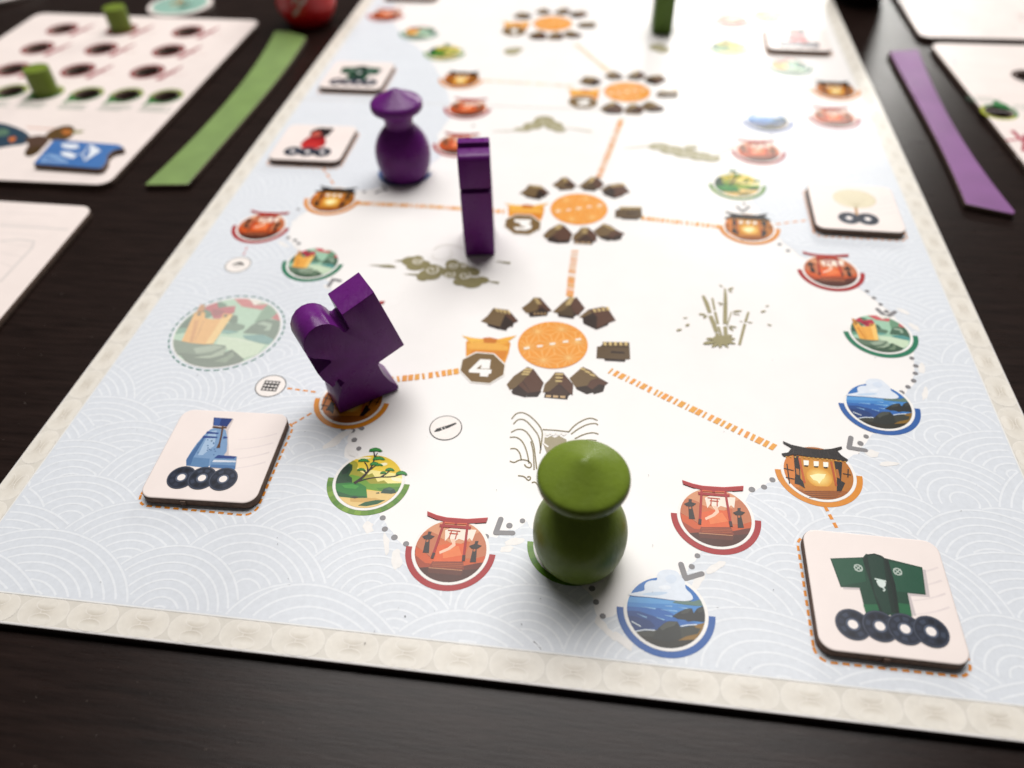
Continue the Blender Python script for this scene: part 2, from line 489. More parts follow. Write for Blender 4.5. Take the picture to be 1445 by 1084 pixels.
def art_torii(pr):
    base(pr, 'torii', (232, 128, 66), (196, 104, 62)); L = local(K1, (336, 528)); pr.k = 5
    q = lambda c, *p: pr.poly(L(*p), c, clip=CLIP)
    q((226, 164, 124), (60, 300), (620, 300), (620, 500), (430, 470), (360, 500), (300, 470), (200, 430), (60, 480))
    q((206, 128, 88), (60, 470), (110, 420), (150, 400), (225, 430), (232, 500), (200, 580), (60, 580))
    q((208, 134, 94), (455, 430), (500, 410), (580, 450), (620, 580), (440, 580))
    q((251, 234, 218), (262, 400), (300, 385), (470, 398), (462, 470), (440, 450), (420, 470), (370, 455), (330, 480), (300, 440), (280, 470))
    q((233, 112, 52), (240, 500), (330, 480), (430, 490), (455, 620), (225, 620))
    q((242, 140, 82), (280, 520), (380, 500), (420, 560), (300, 580))
    q((247, 205, 178), (318, 455), (345, 458), (360, 498), (330, 525), (270, 552), (262, 536), (312, 512), (335, 490))
    q((176, 78, 38), (60, 480), (130, 520), (200, 560), (250, 605), (215, 650), (60, 640))
    q((218, 104, 46), (95, 505), (150, 530), (235, 590), (245, 615), (190, 610), (110, 560))
    q((214, 104, 48), (435, 605), (520, 580), (620, 550), (620, 640), (450, 640))
    q((120, 52, 30), (440, 630), (540, 610), (620, 600), (620, 720), (450, 690))
    q((150, 70, 38), (235, 600), (440, 600), (462, 652), (222, 640))
    for i in range(3): pr.stroke(L((240, 610 + i * 10), (445, 615 + i * 11)), .00012, (196, 110, 66))
    q((92, 44, 28), (60, 600), (150, 640), (222, 636), (462, 655), (640, 640), (500, 800), (100, 800))
    q((112, 56, 36), (215, 640), (460, 658), (450, 690), (230, 672))
    pr.stroke(L((222, 640), (452, 657)), .00018, (206, 150, 112))
    for (x, y) in ((162, 470), (494, 530)):
        D = (58, 42, 38)
        q(D, (x - 12, y - 20), (x + 12, y - 20), (x + 34, y + 75), (x - 8, y + 75)); q(D, (x - 42, y - 28), (x - 5, y - 44), (x + 42, y - 30), (x + 20, y - 12), (x - 22, y - 12)); q(D, (x - 10, y - 60), (x + 12, y - 60), (x + 10, y - 38), (x - 10, y - 38))
        q((200, 120, 70), (x - 6, y - 8), (x + 8, y - 8), (x + 8, y + 6), (x - 6, y + 6))
    T2 = (206, 84, 48)
    for s in (((280, 400), (366, 408)), ((296, 420), (356, 425))): pr.stroke(L(*s), .00022, T2)
    for s in (((306, 408), (303, 452)), ((346, 412), (346, 458))): pr.stroke(L(*s), .00022, T2)
    T = (180, 40, 44)
    pr.stroke(L((241, 338), (228, 560)), .00048, T); pr.stroke(L((398, 345), (438, 580)), .00048, T)
    pr.stroke(L((230, 545), (227, 582)), .0006, (80, 36, 32)); pr.stroke(L((434, 560), (442, 598)), .0006, (80, 36, 32))
    pr.poly(L((215, 362), (430, 378), (430, 396), (218, 380)), T)
    pr.poly(L((244, 335), (392, 345), (398, 366), (244, 358)), (222, 110, 64)); pr.stroke(L((320, 338), (322, 365)), .0005, T)
    pr.poly(L((107, 280), (180, 305), (245, 319), (320, 326), (390, 329), (460, 326), (525, 320), (522, 352), (440, 357), (390, 357), (320, 355), (250, 348), (180, 332), (115, 308)), T)
    pr.stroke(L((110, 284), (180, 308), (245, 322), (390, 332), (524, 323)), .0002, (206, 72, 70))
def art_inn(pr):
    base(pr, 'inn', (234, 176, 62), (190, 118, 36)); L = local(K1, (1033, 228)); pr.k = 5
    q = lambda c, *p: pr.poly(L(*p), c, clip=CLIP)
    q((222, 140, 58), (780, 130), (905, 110), (905, 330), (780, 330)); q((196, 128, 40), (1150, 140), (1300, 150), (1300, 340), (1160, 330))
    pr.disc(L((1040, 262))[0], .0026, (255, 240, 150), rim=(234, 172, 58), n=24)
    q((255, 246, 190), (975, 248), (1030, 236), (1085, 240), (1072, 268), (1060, 275), (1040, 305), (1025, 285), (1000, 278))
    q((176, 106, 34), (900, 345), (1160, 345), (1240, 360), (1200, 460), (900, 460)); q((206, 138, 46), (940, 320), (1160, 325), (1160, 352), (930, 352))
    for i in range(4): pr.stroke(L((940 + 10 * i, 358 + 13 * i), (1190 - 12 * i, 362 + 13 * i)), .00013, (112, 62, 22))
    D = (38, 28, 28)
    q(D, (865, 110), (907, 118), (912, 268), (930, 290), (944, 338), (905, 312), (872, 304), (876, 240)); q(D, (1140, 150), (1196, 160), (1188, 285), (1216, 300), (1190, 356), (1158, 356), (1160, 270))
    q((196, 128, 58), (880, 200), (902, 206), (905, 248), (885, 240)); q((190, 120, 50), (1150, 205), (1168, 208), (1180, 270), (1158, 262))
    pr.stroke(L((903, 125), (940, 300)), .00045, (206, 106, 44)); pr.stroke(L((1120, 155), (1155, 320)), .00045, (196, 98, 40))
    for s in (((820, 170), (838, 304)), ((798, 200), (866, 216)), ((812, 262), (872, 274)), ((1236, 205), (1234, 262)), ((1200, 236), (1254, 246))): pr.stroke(L(*s), .00024, D)
    for x, y in ((950, 166), (1018, 172), (1083, 178)):
        pr.poly(L((x - 17, y - 20), (x + 18, y - 18), (x + 17, y + 14), (x - 16, y + 13)), (255, 252, 240)); pr.stroke(L((x - 12, y + 17), (x + 12, y + 19)), .0003, D)
    # lit eaves, then the dark roof
    for i in range(14):
        t = i / 13; x = 815 + 400 * t; y = 122 + 34 * t - 16 * math.sin(t * math.pi) * .4
        pr.disc(L((x, y))[0], .00022, (222, 176, 84), pr.k + (1 if i == 0 else 0), n=6)
    pr.poly(L((792, 15), (850, 40), (950, 62), (1050, 73), (1120, 68), (1190, 52), (1196, 66), (1162, 80), (1190, 112), (1236, 142), (1226, 156), (1130, 138), (1000, 128), (900, 112), (858, 108), (800, 124), (782, 100), (828, 92), (850, 62), (795, 30)), D)
    for i in range(6): pr.stroke(L((870 + i * 55, 52 + 5 * i), (860 + i * 62, 104 + 6 * i)), .00008, (74, 60, 58), pr.k if i else None)
def art_sea(pr):
    base(pr, 'sea', (66, 130, 198)); L = local(K2, (574, 603)); pr.k = 5
    q = lambda c, *p: pr.poly(L(*p), c, clip=CLIP)
    q((110, 172, 224), (100, 448), (400, 462), (700, 500), (1060, 520), (1060, 780), (100, 780))
    q((84, 150, 212), (100, 500), (400, 520), (700, 530), (1060, 570), (1060, 780), (100, 780))
    q((62, 120, 190), (100, 540), (300, 560), (520, 570), (640, 620), (720, 690), (900, 720), (700, 800), (100, 820))
    q((44, 88, 152), (100, 590), (300, 600), (450, 650), (560, 690), (620, 720), (480, 790), (280, 820), (100, 760))
    q((38, 74, 132), (100, 640), (260, 650), (420, 700), (470, 760), (300, 810), (100, 780))
    for s in (((330, 555), (470, 575)), ((520, 585), (690, 600)), ((470, 660), (560, 690)), ((560, 640), (640, 655)), ((280, 625), (380, 665)), ((560, 545), (640, 552)), ((700, 560), (800, 575))): pr.stroke(L(*s), [.00004, .00022], (150, 196, 232))
    q((112, 140, 132), (640, 512), (700, 485), (790, 496), (860, 500), (915, 482), (1040, 540), (900, 548), (760, 532))
    R_ = (52, 56, 58)
    q(R_, (640, 652), (700, 612), (745, 590), (800, 572), (842, 572), (858, 620), (895, 572), (940, 552), (1040, 540), (1040, 720), (860, 700), (800, 706), (770, 690), (700, 680))
    q((78, 82, 80), (740, 595), (800, 576), (838, 578), (800, 620), (720, 632)); q((74, 78, 76), (895, 580), (960, 556), (970, 600), (910, 620))
    q((74, 76, 68), (200, 815), (300, 806), (480, 790), (730, 765), (1060, 715), (1060, 1060), (200, 1060))
    q((58, 56, 46), (300, 850), (600, 880), (900, 880), (900, 1060), (300, 1060))
    q((152, 118, 50), (860, 745), (1020, 705), (1000, 800), (880, 890), (700, 900), (780, 858), (900, 832), (930, 780), (880, 770))
    q((56, 60, 56), (430, 880), (500, 770), (560, 722), (600, 702), (692, 706), (722, 760), (735, 880), (600, 910))
    q((88, 92, 86), (510, 770), (565, 722), (605, 706), (690, 710), (660, 750), (590, 770), (540, 800))
    for s in (((270, 806), (360, 790), (465, 796)), ((725, 756), (800, 742), (890, 738)), ((225, 705), (320, 758))): pr.stroke(L(*s), .0002, (228, 238, 246))
    pr.poly(sm(L((490, 290), (478, 230), (520, 185), (600, 172), (690, 190), (725, 245), (775, 300), (770, 370), (835, 425), (858, 480), (800, 500), (700, 498), (450, 462), (195, 442), (190, 425), (280, 408), (365, 390), (350, 345), (380, 300), (440, 285)), 2), (226, 234, 245))
    pr.poly(sm(L((300, 425), (500, 400), (620, 410), (520, 440), (400, 445)), 2), (196, 216, 238)); pr.poly(sm(L((560, 250), (650, 220), (700, 270), (640, 330), (580, 300)), 2), (216, 227, 242)); pr.poly(sm(L((480, 350), (600, 330), (640, 370), (540, 390)), 2), (238, 243, 250))
def art_meadow(pr):
    base(pr, 'meadow', (250, 226, 92), (240, 208, 58)); L = local(K3, (625, 612)); pr.k = 5
    q = lambda c, *p: pr.poly(L(*p), c, clip=CLIP)
    q((252, 238, 150), (500, 470), (700, 500), (1100, 560), (1100, 660), (500, 660))
    for p in (((480, 360), (640, 350), (660, 365), (500, 385)), ((730, 425), (820, 410), (830, 440), (760, 450)), ((860, 570), (1010, 590), (1010, 625), (880, 615))): pr.poly(sm(L(*p), 2), (254, 246, 205), clip=CLIP)
    q((176, 172, 62), (395, 420), (440, 388), (495, 405), (508, 440), (492, 482), (560, 530), (620, 545), (662, 528), (684, 560), (720, 622), (790, 606), (830, 640), (700, 660), (420, 640))
    q((122, 170, 54), (380, 555), (440, 545), (560, 575), (640, 645), (1100, 636), (1100, 740), (760, 728), (600, 705), (380, 680))
    q((96, 150, 46), (700, 690), (900, 680), (1100, 670), (1100, 740), (760, 730))
    q((34, 84, 50), (200, 640), (255, 560), (300, 470), (345, 430), (400, 414), (446, 440), (444, 492), (405, 555), (440, 580), (442, 640), (300, 690), (200, 690))
    q((24, 62, 44), (330, 470), (400, 440), (430, 470), (390, 530), (330, 545))
    q((240, 210, 142), (260, 785), (600, 800), (605, 715), (760, 730), (1100, 745), (1000, 980), (400, 980))
    q((222, 184, 110), (420, 800), (700, 800), (760, 820), (560, 850), (420, 840))
    q((52, 142, 62), (200, 650), (300, 640), (420, 632), (530, 640), (595, 680), (608, 800), (440, 802), (320, 788), (200, 760))
    q((84, 170, 78), (330, 660), (440, 650), (520, 670), (480, 700), (360, 690)); q((34, 110, 58), (260, 720), (420, 770), (590, 780), (606, 800), (320, 790), (240, 760))
    q((50, 88, 72), (750, 748), (785, 702), (850, 680), (905, 706), (922, 746), (870, 756)); q((76, 120, 96), (800, 705), (850, 686), (890, 702), (860, 720)); q((50, 80, 60), (700, 745), (735, 738), (740, 752), (705, 752)); q((34, 60, 44), (415, 796), (470, 782), (515, 798), (470, 806))
    q((40, 106, 60), (505, 884), (580, 846), (700, 824), (805, 824), (720, 866), (600, 890))
    Dk = (60, 42, 40)
    pr.stroke(L((465, 642), (540, 590), (600, 530), (650, 470), (680, 390), (718, 308)), [.00075, .0006, .0005, .0004, .00028, .0002], Dk, smooth=1)
    for s in (((515, 618), (600, 592), (720, 572), (890, 570), (972, 542)), ((760, 568), (810, 540), (850, 505)), ((612, 520), (612, 460), (578, 408)), ((600, 530), (575, 505), (558, 494)), ((640, 490), (690, 452), (715, 436)), ((690, 352), (680, 300))): pr.stroke(L(*s), [.0004] + [.00026] * (len(s) - 1), Dk, smooth=1)
    for x, y, w, h in ((700, 288, 152, 42), (735, 382, 140, 42), (570, 402, 130, 36), (690, 440, 112, 40), (738, 448, 90, 26), (545, 500, 98, 30), (855, 502, 106, 34), (785, 534, 74, 28), (983, 544, 132, 44)):
        P = [(x - w * .5, y + 4), (x - w * .44, y - h * .42), (x - w * .2, y - h * .8), (x + w * .05, y - h * .85), (x + w * .3, y - h * .6), (x + w * .5, y + 2), (x + w * .3, y + h * .2), (x + w * .1, y), (x - w * .2, y + h * .12)]
        pr.poly(L(*P), (46, 134, 64)); pr.poly(L(*[(x + (a - x) * .7, y - h * .35 + (b - y + h * .35) * .5) for a, b in P]), (72, 160, 78))
def art_garden(pr, big=False):
    L0 = local(K5, (638, 437)); L = lambda *p: [v * (R7 / .01335) for v in L0(*p)]
    if not big: base(pr, 'garden', (164, 205, 178))
    else: pr.disc((0, 0), R7 * 1.03, (246, 246, 243), 3); pr.disc((0, 0), R7, (176, 212, 184), 4, n=48)
    pr.k = 5
    q = lambda c, *p: pr.poly(L(*p), c, clip=CLIP)
    q((92, 138, 112), (100, 520), (200, 380), (300, 270), (420, 190), (560, 160), (640, 200), (560, 270), (440, 330), (300, 420), (160, 440))
    q((120, 170, 145), (160, 420), (300, 400), (300, 440), (150, 470)); q((70, 110, 92), (200, 400), (290, 330), (330, 300), (280, 410))
    q((198, 70, 92), (430, 235), (470, 195), (545, 172), (560, 230), (640, 215), (712, 210), (700, 270), (640, 292), (560, 325), (510, 322), (490, 262))
    q((168, 50, 76), (500, 240), (560, 240), (620, 260), (560, 300), (515, 300)); q((216, 110, 116), (690, 140), (760, 100), (830, 150), (900, 200), (1010, 190), (950, 245), (870, 232), (770, 215)); q((244, 236, 226), (840, 150), (920, 140), (950, 180), (880, 205))
    q((128, 168, 140), (880, 360), (940, 262), (1000, 195), (1060, 205), (1160, 330), (1050, 320)); q((206, 96, 104), (1030, 322), (1090, 268), (1160, 300), (1160, 360))
    q((92, 124, 104), (775, 452), (850, 388), (925, 342), (1000, 330), (1160, 350), (1140, 440), (1060, 520), (980, 472), (880, 462)); q((160, 184, 162), (900, 370), (960, 350), (1040, 370), (1020, 430), (960, 430), (1000, 395))
    q((104, 164, 160), (775, 474), (960, 468), (1060, 515), (1010, 556), (880, 534), (800, 505)); q((124, 180, 172), (585, 425), (700, 430), (740, 445), (640, 460), (580, 450))
    q((110, 142, 120), (590, 414), (640, 370), (690, 340), (740, 370), (795, 385), (790, 412), (720, 438), (610, 424)); q((90, 124, 104), (650, 350), (690, 290), (730, 300), (730, 350), (690, 370))
    q((206, 226, 196), (560, 480), (760, 500), (980, 560), (900, 650), (760, 690), (640, 600), (540, 560)); pr.stroke(L((580, 500), (720, 510), (860, 540)), .0001, (226, 238, 220))
    q((118, 140, 120), (100, 500), (300, 540), (500, 552), (625, 565), (620, 605), (560, 650), (380, 655), (280, 665), (150, 640)); q((154, 172, 150), (330, 590), (520, 560), (600, 580), (480, 625), (360, 640))
    q((86, 112, 92), (200, 630), (400, 652), (580, 642), (680, 600), (790, 690), (640, 800), (340, 800)); q((160, 178, 154), (330, 675), (500, 650), (640, 580), (600, 650), (480, 680)); q((132, 154, 130), (520, 710), (640, 660), (690, 620), (700, 660), (620, 720))
    q((244, 186, 96), (228, 525), (345, 272), (440, 268), (438, 322), (520, 330), (585, 325), (602, 280), (692, 286), (510, 552), (430, 556), (300, 542))
    q((252, 212, 132), (585, 330), (690, 287), (512, 550), (440, 552)); q((226, 160, 74), (345, 340), (385, 340), (330, 535), (300, 535)); pr.stroke(L((430, 340), (350, 520)), .00009, (206, 140, 66))
    pr.poly(L((398, 198), (436, 200), (430, 262), (360, 265), (382, 228)), (206, 142, 70))
    pr.disc(L((385, 288))[0], .0003, (120, 90, 50), n=10); pr.disc(L((622, 300))[0], .0003, (120, 90, 50), n=10)
art = dict(torii=art_torii, inn=art_inn, sea=art_sea, meadow=art_meadow, garden=art_garden)
STATIONS = [('torii', [(636, 777), (1009.8, 729.6), (1172, 383), (369, 320), (660, 153), (647, 204), (1070, 214), (1177, 166), (1033, 29), (545, 21), (500, 452)]),
            ('inn', [(1154.5, 667.3), (469, 282), (1057, 321), (651, 112), (1179, 127), (497, 566)]),
            ('sea', [(939.4, 863.4), (1240, 573), (1083, 171), (572, 243)]),
            ('meadow', [(520.7, 679), (808, 770), (1040, 261), (628, 74), (1028, 67)]),
            ('garden', [(442, 371), (1242, 471), (592, 46), (1113, 94), (1085, 22)])]
for kind, L_ in STATIONS:
    for p in L_:
        pr, nm, lb = station(kind, kind, px(*p)); pr.build(kind + '_station_print', board)
# large pale garden picture with a dashed ring
c = px(321, 468)[:2]
pr = Print(TOP + 80e-6, lambda p: c + p * (.0134 / R7), ((236, 238, 232), .34)); art_garden(pr, True); pr.tint = None
for i in range(40):
    a = 2 * math.pi * i / 40; pr.ring((0, 0), .00748, .00768, (100, 152, 138), a, a + .1, 5, layer=2)
pr.build('large_garden_print', board)

# ---------- villages
K4 = crop(640, 390, 5.161); V0 = K4(722, 500)
BR, RB, DK, ST = (128, 106, 74), (106, 74, 58), (62, 45, 36), (224, 200, 144)
def hull_of(P):
    P = sorted(set(P)); cr = lambda o, a, b: (a[0] - o[0]) * (b[1] - o[1]) - (a[1] - o[1]) * (b[0] - o[0]); H_ = []
    for seq in (P, P[::-1]):
        h = []
        for p in seq:
            while len(h) > 1 and cr(h[-2], h[-1], p) <= 0: h.pop()
            h.append(p)
        H_ += h[:-1]
    return H_
def village(pos, digit):
    c = px(*pos)[:2]; LL = lambda *p: [K4(*q) - V0 for q in p]
    pr = Print(TOP + 80e-6, lambda p: c + p); r = .0087
    pr.disc((0, 0), r, (244, 170, 76), 1, n=56)
    a = .0062; segs = {}
    for i in range(-3, 4):
        for j in range(-3, 4):
            A = np.array([a * (i + j / 2), a * j * .866]); B = A + [a, 0]; C_ = A + [a / 2, a * .866]; D_ = A + [a * 1.5, a * .866]
            for T in ((A, B, C_), (B, D_, C_)):
                g = sum(T) / 3
                for k in range(3):
                    for s_, t_ in ((T[k], g), (T[k], T[(k + 1) % 3])):
                        key = tuple(sorted((tuple(np.round(s_, 6) + 0.0), tuple(np.round(t_, 6) + 0.0)))); segs[key] = key
    for si, (s, t) in enumerate(segs.values()):
        s, t = np.array(s), np.array(t); rot = lambda v: np.array([v[0] * .97 - v[1] * .24, v[0] * .24 + v[1] * .97])
        s, t = rot(s), rot(t); n = 8; P = [s + (t - s) * k / n for k in range(n + 1)]; P = [p for p in P if np.hypot(*p) < r - .0001]
        if len(P) > 1: pr.stroke([P[0], P[-1]], .00019, (252, 208, 140), 2 + si % 14)
    for x, y in ((532, 528), (628, 513), (720, 496), (815, 480), (908, 464)): pr.stroke(LL((x - 20, y + 3), (x + 20, y - 3)), 0.0007, (252, 246, 232), 18)
    vdisc = pr.build('village_print', board)
    HS = [
     [(BR, ((200, 330), (250, 290), (290, 235), (400, 250), (372, 285), (340, 370), (240, 345))), (RB, ((372, 285), (410, 262), (470, 330), (440, 345), (415, 320))), (DK, ((372, 287), (415, 320), (438, 345), (430, 375), (424, 378), (420, 360), (395, 365), (385, 400), (340, 392), (338, 370))), (DK, ((245, 350), (338, 374), (336, 392), (250, 366)))] + [(ST, ((300 + k * 30, 236 + k * 5), (314 + k * 30, 238 + k * 5), (332 + k * 28, 262 + k * 6), (318 + k * 28, 262 + k * 6))) for k in range(4)],
     [(BR, ((497, 235), (550, 195), (585, 158), (632, 160), (648, 185), (610, 250), (530, 272))), (RB, ((632, 162), (715, 256), (690, 262), (640, 225), (612, 250))), (DK, ((612, 252), (642, 228), (690, 262), (680, 290), (558, 300), (545, 278)))] + [((190, 160, 120), ((585 + k * 25, 268), (597 + k * 25, 267), (597 + k * 25, 284), (585 + k * 25, 286))) for k in range(4)] + [(ST, ((582 + k * 10, 165 + k * 16), (612 + k * 11, 165 + k * 16), (620 + k * 11, 173 + k * 16), (590 + k * 10, 173 + k * 16))) for k in range(3)],
     [(BR, ((725, 262), (790, 200), (850, 150), (882, 165), (848, 208), (800, 250), (745, 270))), (RB, ((848, 205), (893, 152), (955, 236), (905, 290), (872, 262))), ((96, 78, 54), ((760, 275), (800, 250), (848, 210), (870, 265), (875, 312), (765, 290))), (DK, ((760, 283), (875, 296), (872, 313), (762, 296)))] + [(ST, ((842 - k * 8, 162 + k * 14), (880 - k * 8, 158 + k * 14), (876 - k * 8, 168 + k * 14), (838 - k * 8, 171 + k * 14))) for k in range(4)],
     [(BR, ((915, 300), (985, 245), (1020, 255), (1000, 275), (930, 305))), (DK, ((940, 320), (1000, 275), (1045, 292), (1040, 392), (945, 348))), (RB, ((985, 245), (1090, 225), (1125, 240), (1180, 325), (1130, 342), (1040, 386), (1045, 300), (1010, 262))), (DK, ((1042, 384), (1130, 342), (1125, 358), (1036, 394)))] + [(ST, ((1010 + k * 32, 243 - k * 5), (1028 + k * 32, 240 - k * 5), (1042 + k * 32, 262 - k * 4), (1026 + k * 32, 266 - k * 4))) for k in range(4)],
     [((112, 92, 66), ((1045, 515), (1085, 512), (1085, 480), (1280, 485), (1286, 606), (1240, 612), (1095, 604), (1040, 600))), (DK, ((1098, 602), (1250, 610), (1250, 626), (1100, 618))), (DK, ((1145, 548), (1245, 555), (1245, 568), (1145, 562))), ((90, 72, 52), ((1086, 508), (1280, 516), (1280, 524), (1086, 515)))] + [(ST, ((1092 + k * 38, 481), (1112 + k * 38, 482), (1114 + k * 38, 508), (1094 + k * 38, 507))) for k in range(5)],
     [(BR, ((388, 792), (440, 730), (500, 690), (538, 664), (582, 680), (505, 765), (470, 800), (410, 832))), (RB, ((582, 680), (655, 780), (620, 868), (560, 850), (505, 765))), ((66, 46, 38), ((420, 842), (470, 796), (540, 852), (525, 886), (430, 860))), (RB, ((470, 796), (500, 768), (560, 850), (540, 856))), (DK, ((538, 856), (640, 840), (612, 880), (530, 882)))] + [(ST, ((520 - k * 10, 675 + k * 18), (578 - k * 12, 678 + k * 18), (566 - k * 12, 688 + k * 18), (510 - k * 10, 685 + k * 18))) for k in range(3)],
     [(BR, ((650, 850), (665, 790), (705, 750), (740, 704), (796, 706), (756, 800), (700, 840))), (RB, ((796, 706), (870, 792), (865, 870), (835, 850), (780, 795), (760, 790))), ((84, 60, 48), ((700, 840), (758, 792), (830, 850), (836, 875), (670, 860))), (DK, ((662, 862), (836, 876), (828, 900), (660, 886)))] + [((214, 184, 144), ((672 + k * 52, 868 + k * 3), (710 + k * 52, 870 + k * 3), (708 + k * 52, 886 + k * 3), (672 + k * 52, 884 + k * 3))) for k in range(3)] + [(ST, ((742, 712 + k * 25), (798 - k * 3, 714 + k * 25), (796 - k * 4, 724 + k * 25), (740, 722 + k * 25))) for k in range(3)],
     [(BR, ((845, 746), (910, 690), (940, 664), (1000, 690), (1062, 745), (1000, 762), (970, 802), (960, 852), (890, 812))), (DK, ((890, 812), (962, 802), (1000, 790), (1010, 850), (970, 862), (895, 826))), (RB, ((970, 804), (1000, 762), (1062, 745), (1125, 780), (1100, 800), (1060, 790), (1010, 830))), (DK, ((1010, 830), (1060, 792), (1102, 802), (1090, 842), (1020, 862)))] + [(ST, ((925 + k * 35, 668 + k * 22), (960 + k * 36, 680 + k * 22), (955 + k * 36, 690 + k * 22), (920 + k * 35, 678 + k * 22))) for k in range(3)]]
    for hs in HS:
        hp = Print(TOP + 80e-6, lambda p: c + p)
        hull = hull_of([q_ for _, pts in hs for q_ in pts]); hc = np.mean(hull, axis=0); hp.poly(LL(*[tuple(hc + (np.array(q_) - hc) * .87) for q_ in hull]), (70, 52, 42))
        for col, pts in hs:
            hp.poly(LL(*pts), col)
            if col in (BR, RB): hp.stroke(LL(*pts), .00011, (150, 126, 92) if col == BR else (80, 56, 46), closed=True)
        hp.build('house_print', vdisc)
    bp = Print(TOP + 80e-6, lambda p: c + p); q = lambda col, *p: bp.poly(LL(*p), col)
    q((236, 168, 66), (90, 480), (140, 455), (380, 462), (415, 490), (402, 560), (372, 640), (90, 600)); q((244, 188, 92), (100, 500), (180, 470), (300, 480), (400, 520), (395, 545), (110, 530))
    q((226, 150, 56), (130, 545), (390, 548), (370, 610), (120, 590)); q((250, 200, 96), (60, 435), (130, 450), (220, 462), (225, 486), (130, 490), (95, 460)); q((248, 192, 84), (460, 435), (380, 448), (310, 465), (300, 486), (370, 496), (410, 470)); q((214, 136, 50), (215, 452), (262, 448), (320, 460), (305, 492), (220, 488))
    bp.stroke(LL((140, 480), (220, 478)), .00012, (206, 128, 46)); bp.stroke(LL((310, 482), (390, 476)), .00012, (206, 128, 46))
    O = [(50, 690), (66, 612), (165, 562), (290, 572), (372, 650), (362, 722), (262, 783), (130, 772)]; oc = np.array([211, 672])
    q((247, 243, 236), *[tuple(oc + (np.array(p) - oc) * 1.07) for p in O]); q((136, 110, 68), *O)
    W = (252, 250, 246)
    D = {4: [((110, 690), (195, 608), (270, 612), (262, 678), (196, 676), (206, 646), (165, 678), (276, 684), (272, 714), (112, 704)), ((196, 690), (262, 690), (250, 736), (190, 732))],
         3: [((140, 612), (290, 618), (285, 650), (240, 668), (140, 642)), ((190, 656), (250, 655), (290, 680), (285, 715), (240, 735), (140, 728), (130, 700), (220, 706), (235, 695), (190, 684))],
         2: [((150, 620), (270, 615), (292, 640), (280, 668), (205, 702), (285, 706), (280, 735), (140, 730), (145, 700), (230, 655), (225, 645), (150, 650))],
         1: [((170, 615), (250, 612), (245, 735), (190, 733), (200, 650), (170, 652))]}[digit]
    for p in D: q(W, *p)
    bp.build('number_print', vdisc, label='printed bundle with octagon number %d' % digit)
village((780, 486.5), 4); village((817, 295), 3); village((885, 130), 2); village((780, 33.5), 1)

# ---------- striped roads, dashed links, dots, arrows
def road(pts, w=.0020, col=(242, 176, 88)):
    P = [px(*p)[:2] for p in pts]; pr = Print(TOP + 65e-6); pos = 0; k = 0
    for i in range(len(P) - 1):
        a, b = P[i], P[i + 1]; d = b - a; L = np.linalg.norm(d); d = d / L; n = np.array([-d[1], d[0]]); t = 0
        while t < L - .0008:
            g = rng.uniform(.00055, .0009); s1, s2 = rng.uniform(-.00022, .00022, 2)
            if rng.random() < .3: s1, s2 = -.0003, .0003
            h = w / 2
            Q = [a + d * (t + s1) - n * h, a + d * (t + g + s2 * .4) - n * h, a + d * (t + g - s1) + n * h, a + d * (t - s2 * .4) + n * h]
            pr.poly(Q, tuple(v + rng.uniform(-6, 6) for v in col), 1 + k % 3); k += 1; t += g + rng.uniform(.00062, .00085)
    pr.build('striped_road_print', board)
road([(646, 524), (600, 531), (545, 537)]); road([(860, 523), (930, 556), (1010, 593), (1102, 636)]); road([(804, 418), (807, 385), (812, 350)])
road([(712, 299), (610, 292), (505, 287)]); road([(906, 308), (960, 314), (1022, 321)]); road([(845, 250), (862, 208), (878, 166)])
road([(866, 107), (838, 84), (812, 62)], col=(246, 214, 168)); road([(808, 122), (750, 118), (684, 114)], col=(246, 220, 186)); road([(952, 126), (1050, 127), (1154, 128)], col=(246, 220, 186))
def dashes(a, b, n, w=.0005, col=(236, 158, 58)):
    pl = Print(TOP + 65e-6); a, b = px(*a)[:2], px(*b)[:2]
    for i in range(n):
        t = (i + .15) / n; pl.stroke([a + (b - a) * t, a + (b - a) * (t + .62 / n)], w, col, 1)
    pl.build('dashed_link_print', board)
dashes((404, 548), (448, 554), 4); dashes((411, 600), (452, 576), 4); dashes((1163, 713), (1182, 748), 3, .0007); dashes((1093, 317), (1140, 311), 4, .0006); dashes((455, 236), (472, 262), 3, .0006); dashes((349, 348), (343, 362), 2, .0005, (214, 150, 150))
GREY = (150, 148, 150)
def dot(u, v, r=.00062):
    pr = Print(TOP + 65e-6); pr.disc(px(u, v)[:2], r * rng.uniform(.9, 1.1), GREY, 1, n=12); pr.build('route_dot_print', board)
c8 = lambda x, y: (480 + x / 2.977, 720 + y / 2.977); c6 = lambda x, y: (960 + x / 2.979, 360 + y / 2.979); c9 = lambda x, y: (960 + x / 2.977, 720 + y / 2.977); c3 = lambda x, y: (440 + x / 7.744, 600 + y / 7.744)
cu = lambda x, y: (310 + x / 5.78, 240 + y / 5.78)
for p in ((179, 33), (188, 80), (228, 115), (277, 142), (711, 65), (766, 45), (1058, 330), (1075, 387), (1103, 446), (612, 112)): dot(*c8(*p))
for p in ((785, 153), (814, 181), (842, 208), (866, 238), (973, 434), (990, 467), (988, 498), (981, 529), (957, 555), (930, 578), (781, 763), (757, 792), (387, 945), (352, 976), (301, 986)): dot(*c6(*p))
for p in ((72, 192), (48, 238)): dot(*c9(*p))
for p in ((445, 62), (465, 162), (514, 257)): dot(*c3(*p))
for p in ((640, 322), (560, 553), (615, 575), (645, 600), (1355, 165), (1280, 185), (1180, 180)): dot(*cu(*p))
for p in ((1050, 288), (1100, 345), (1112, 354), (668, 178), (655, 245), (1088, 192), (1120, 168)): dot(*p)
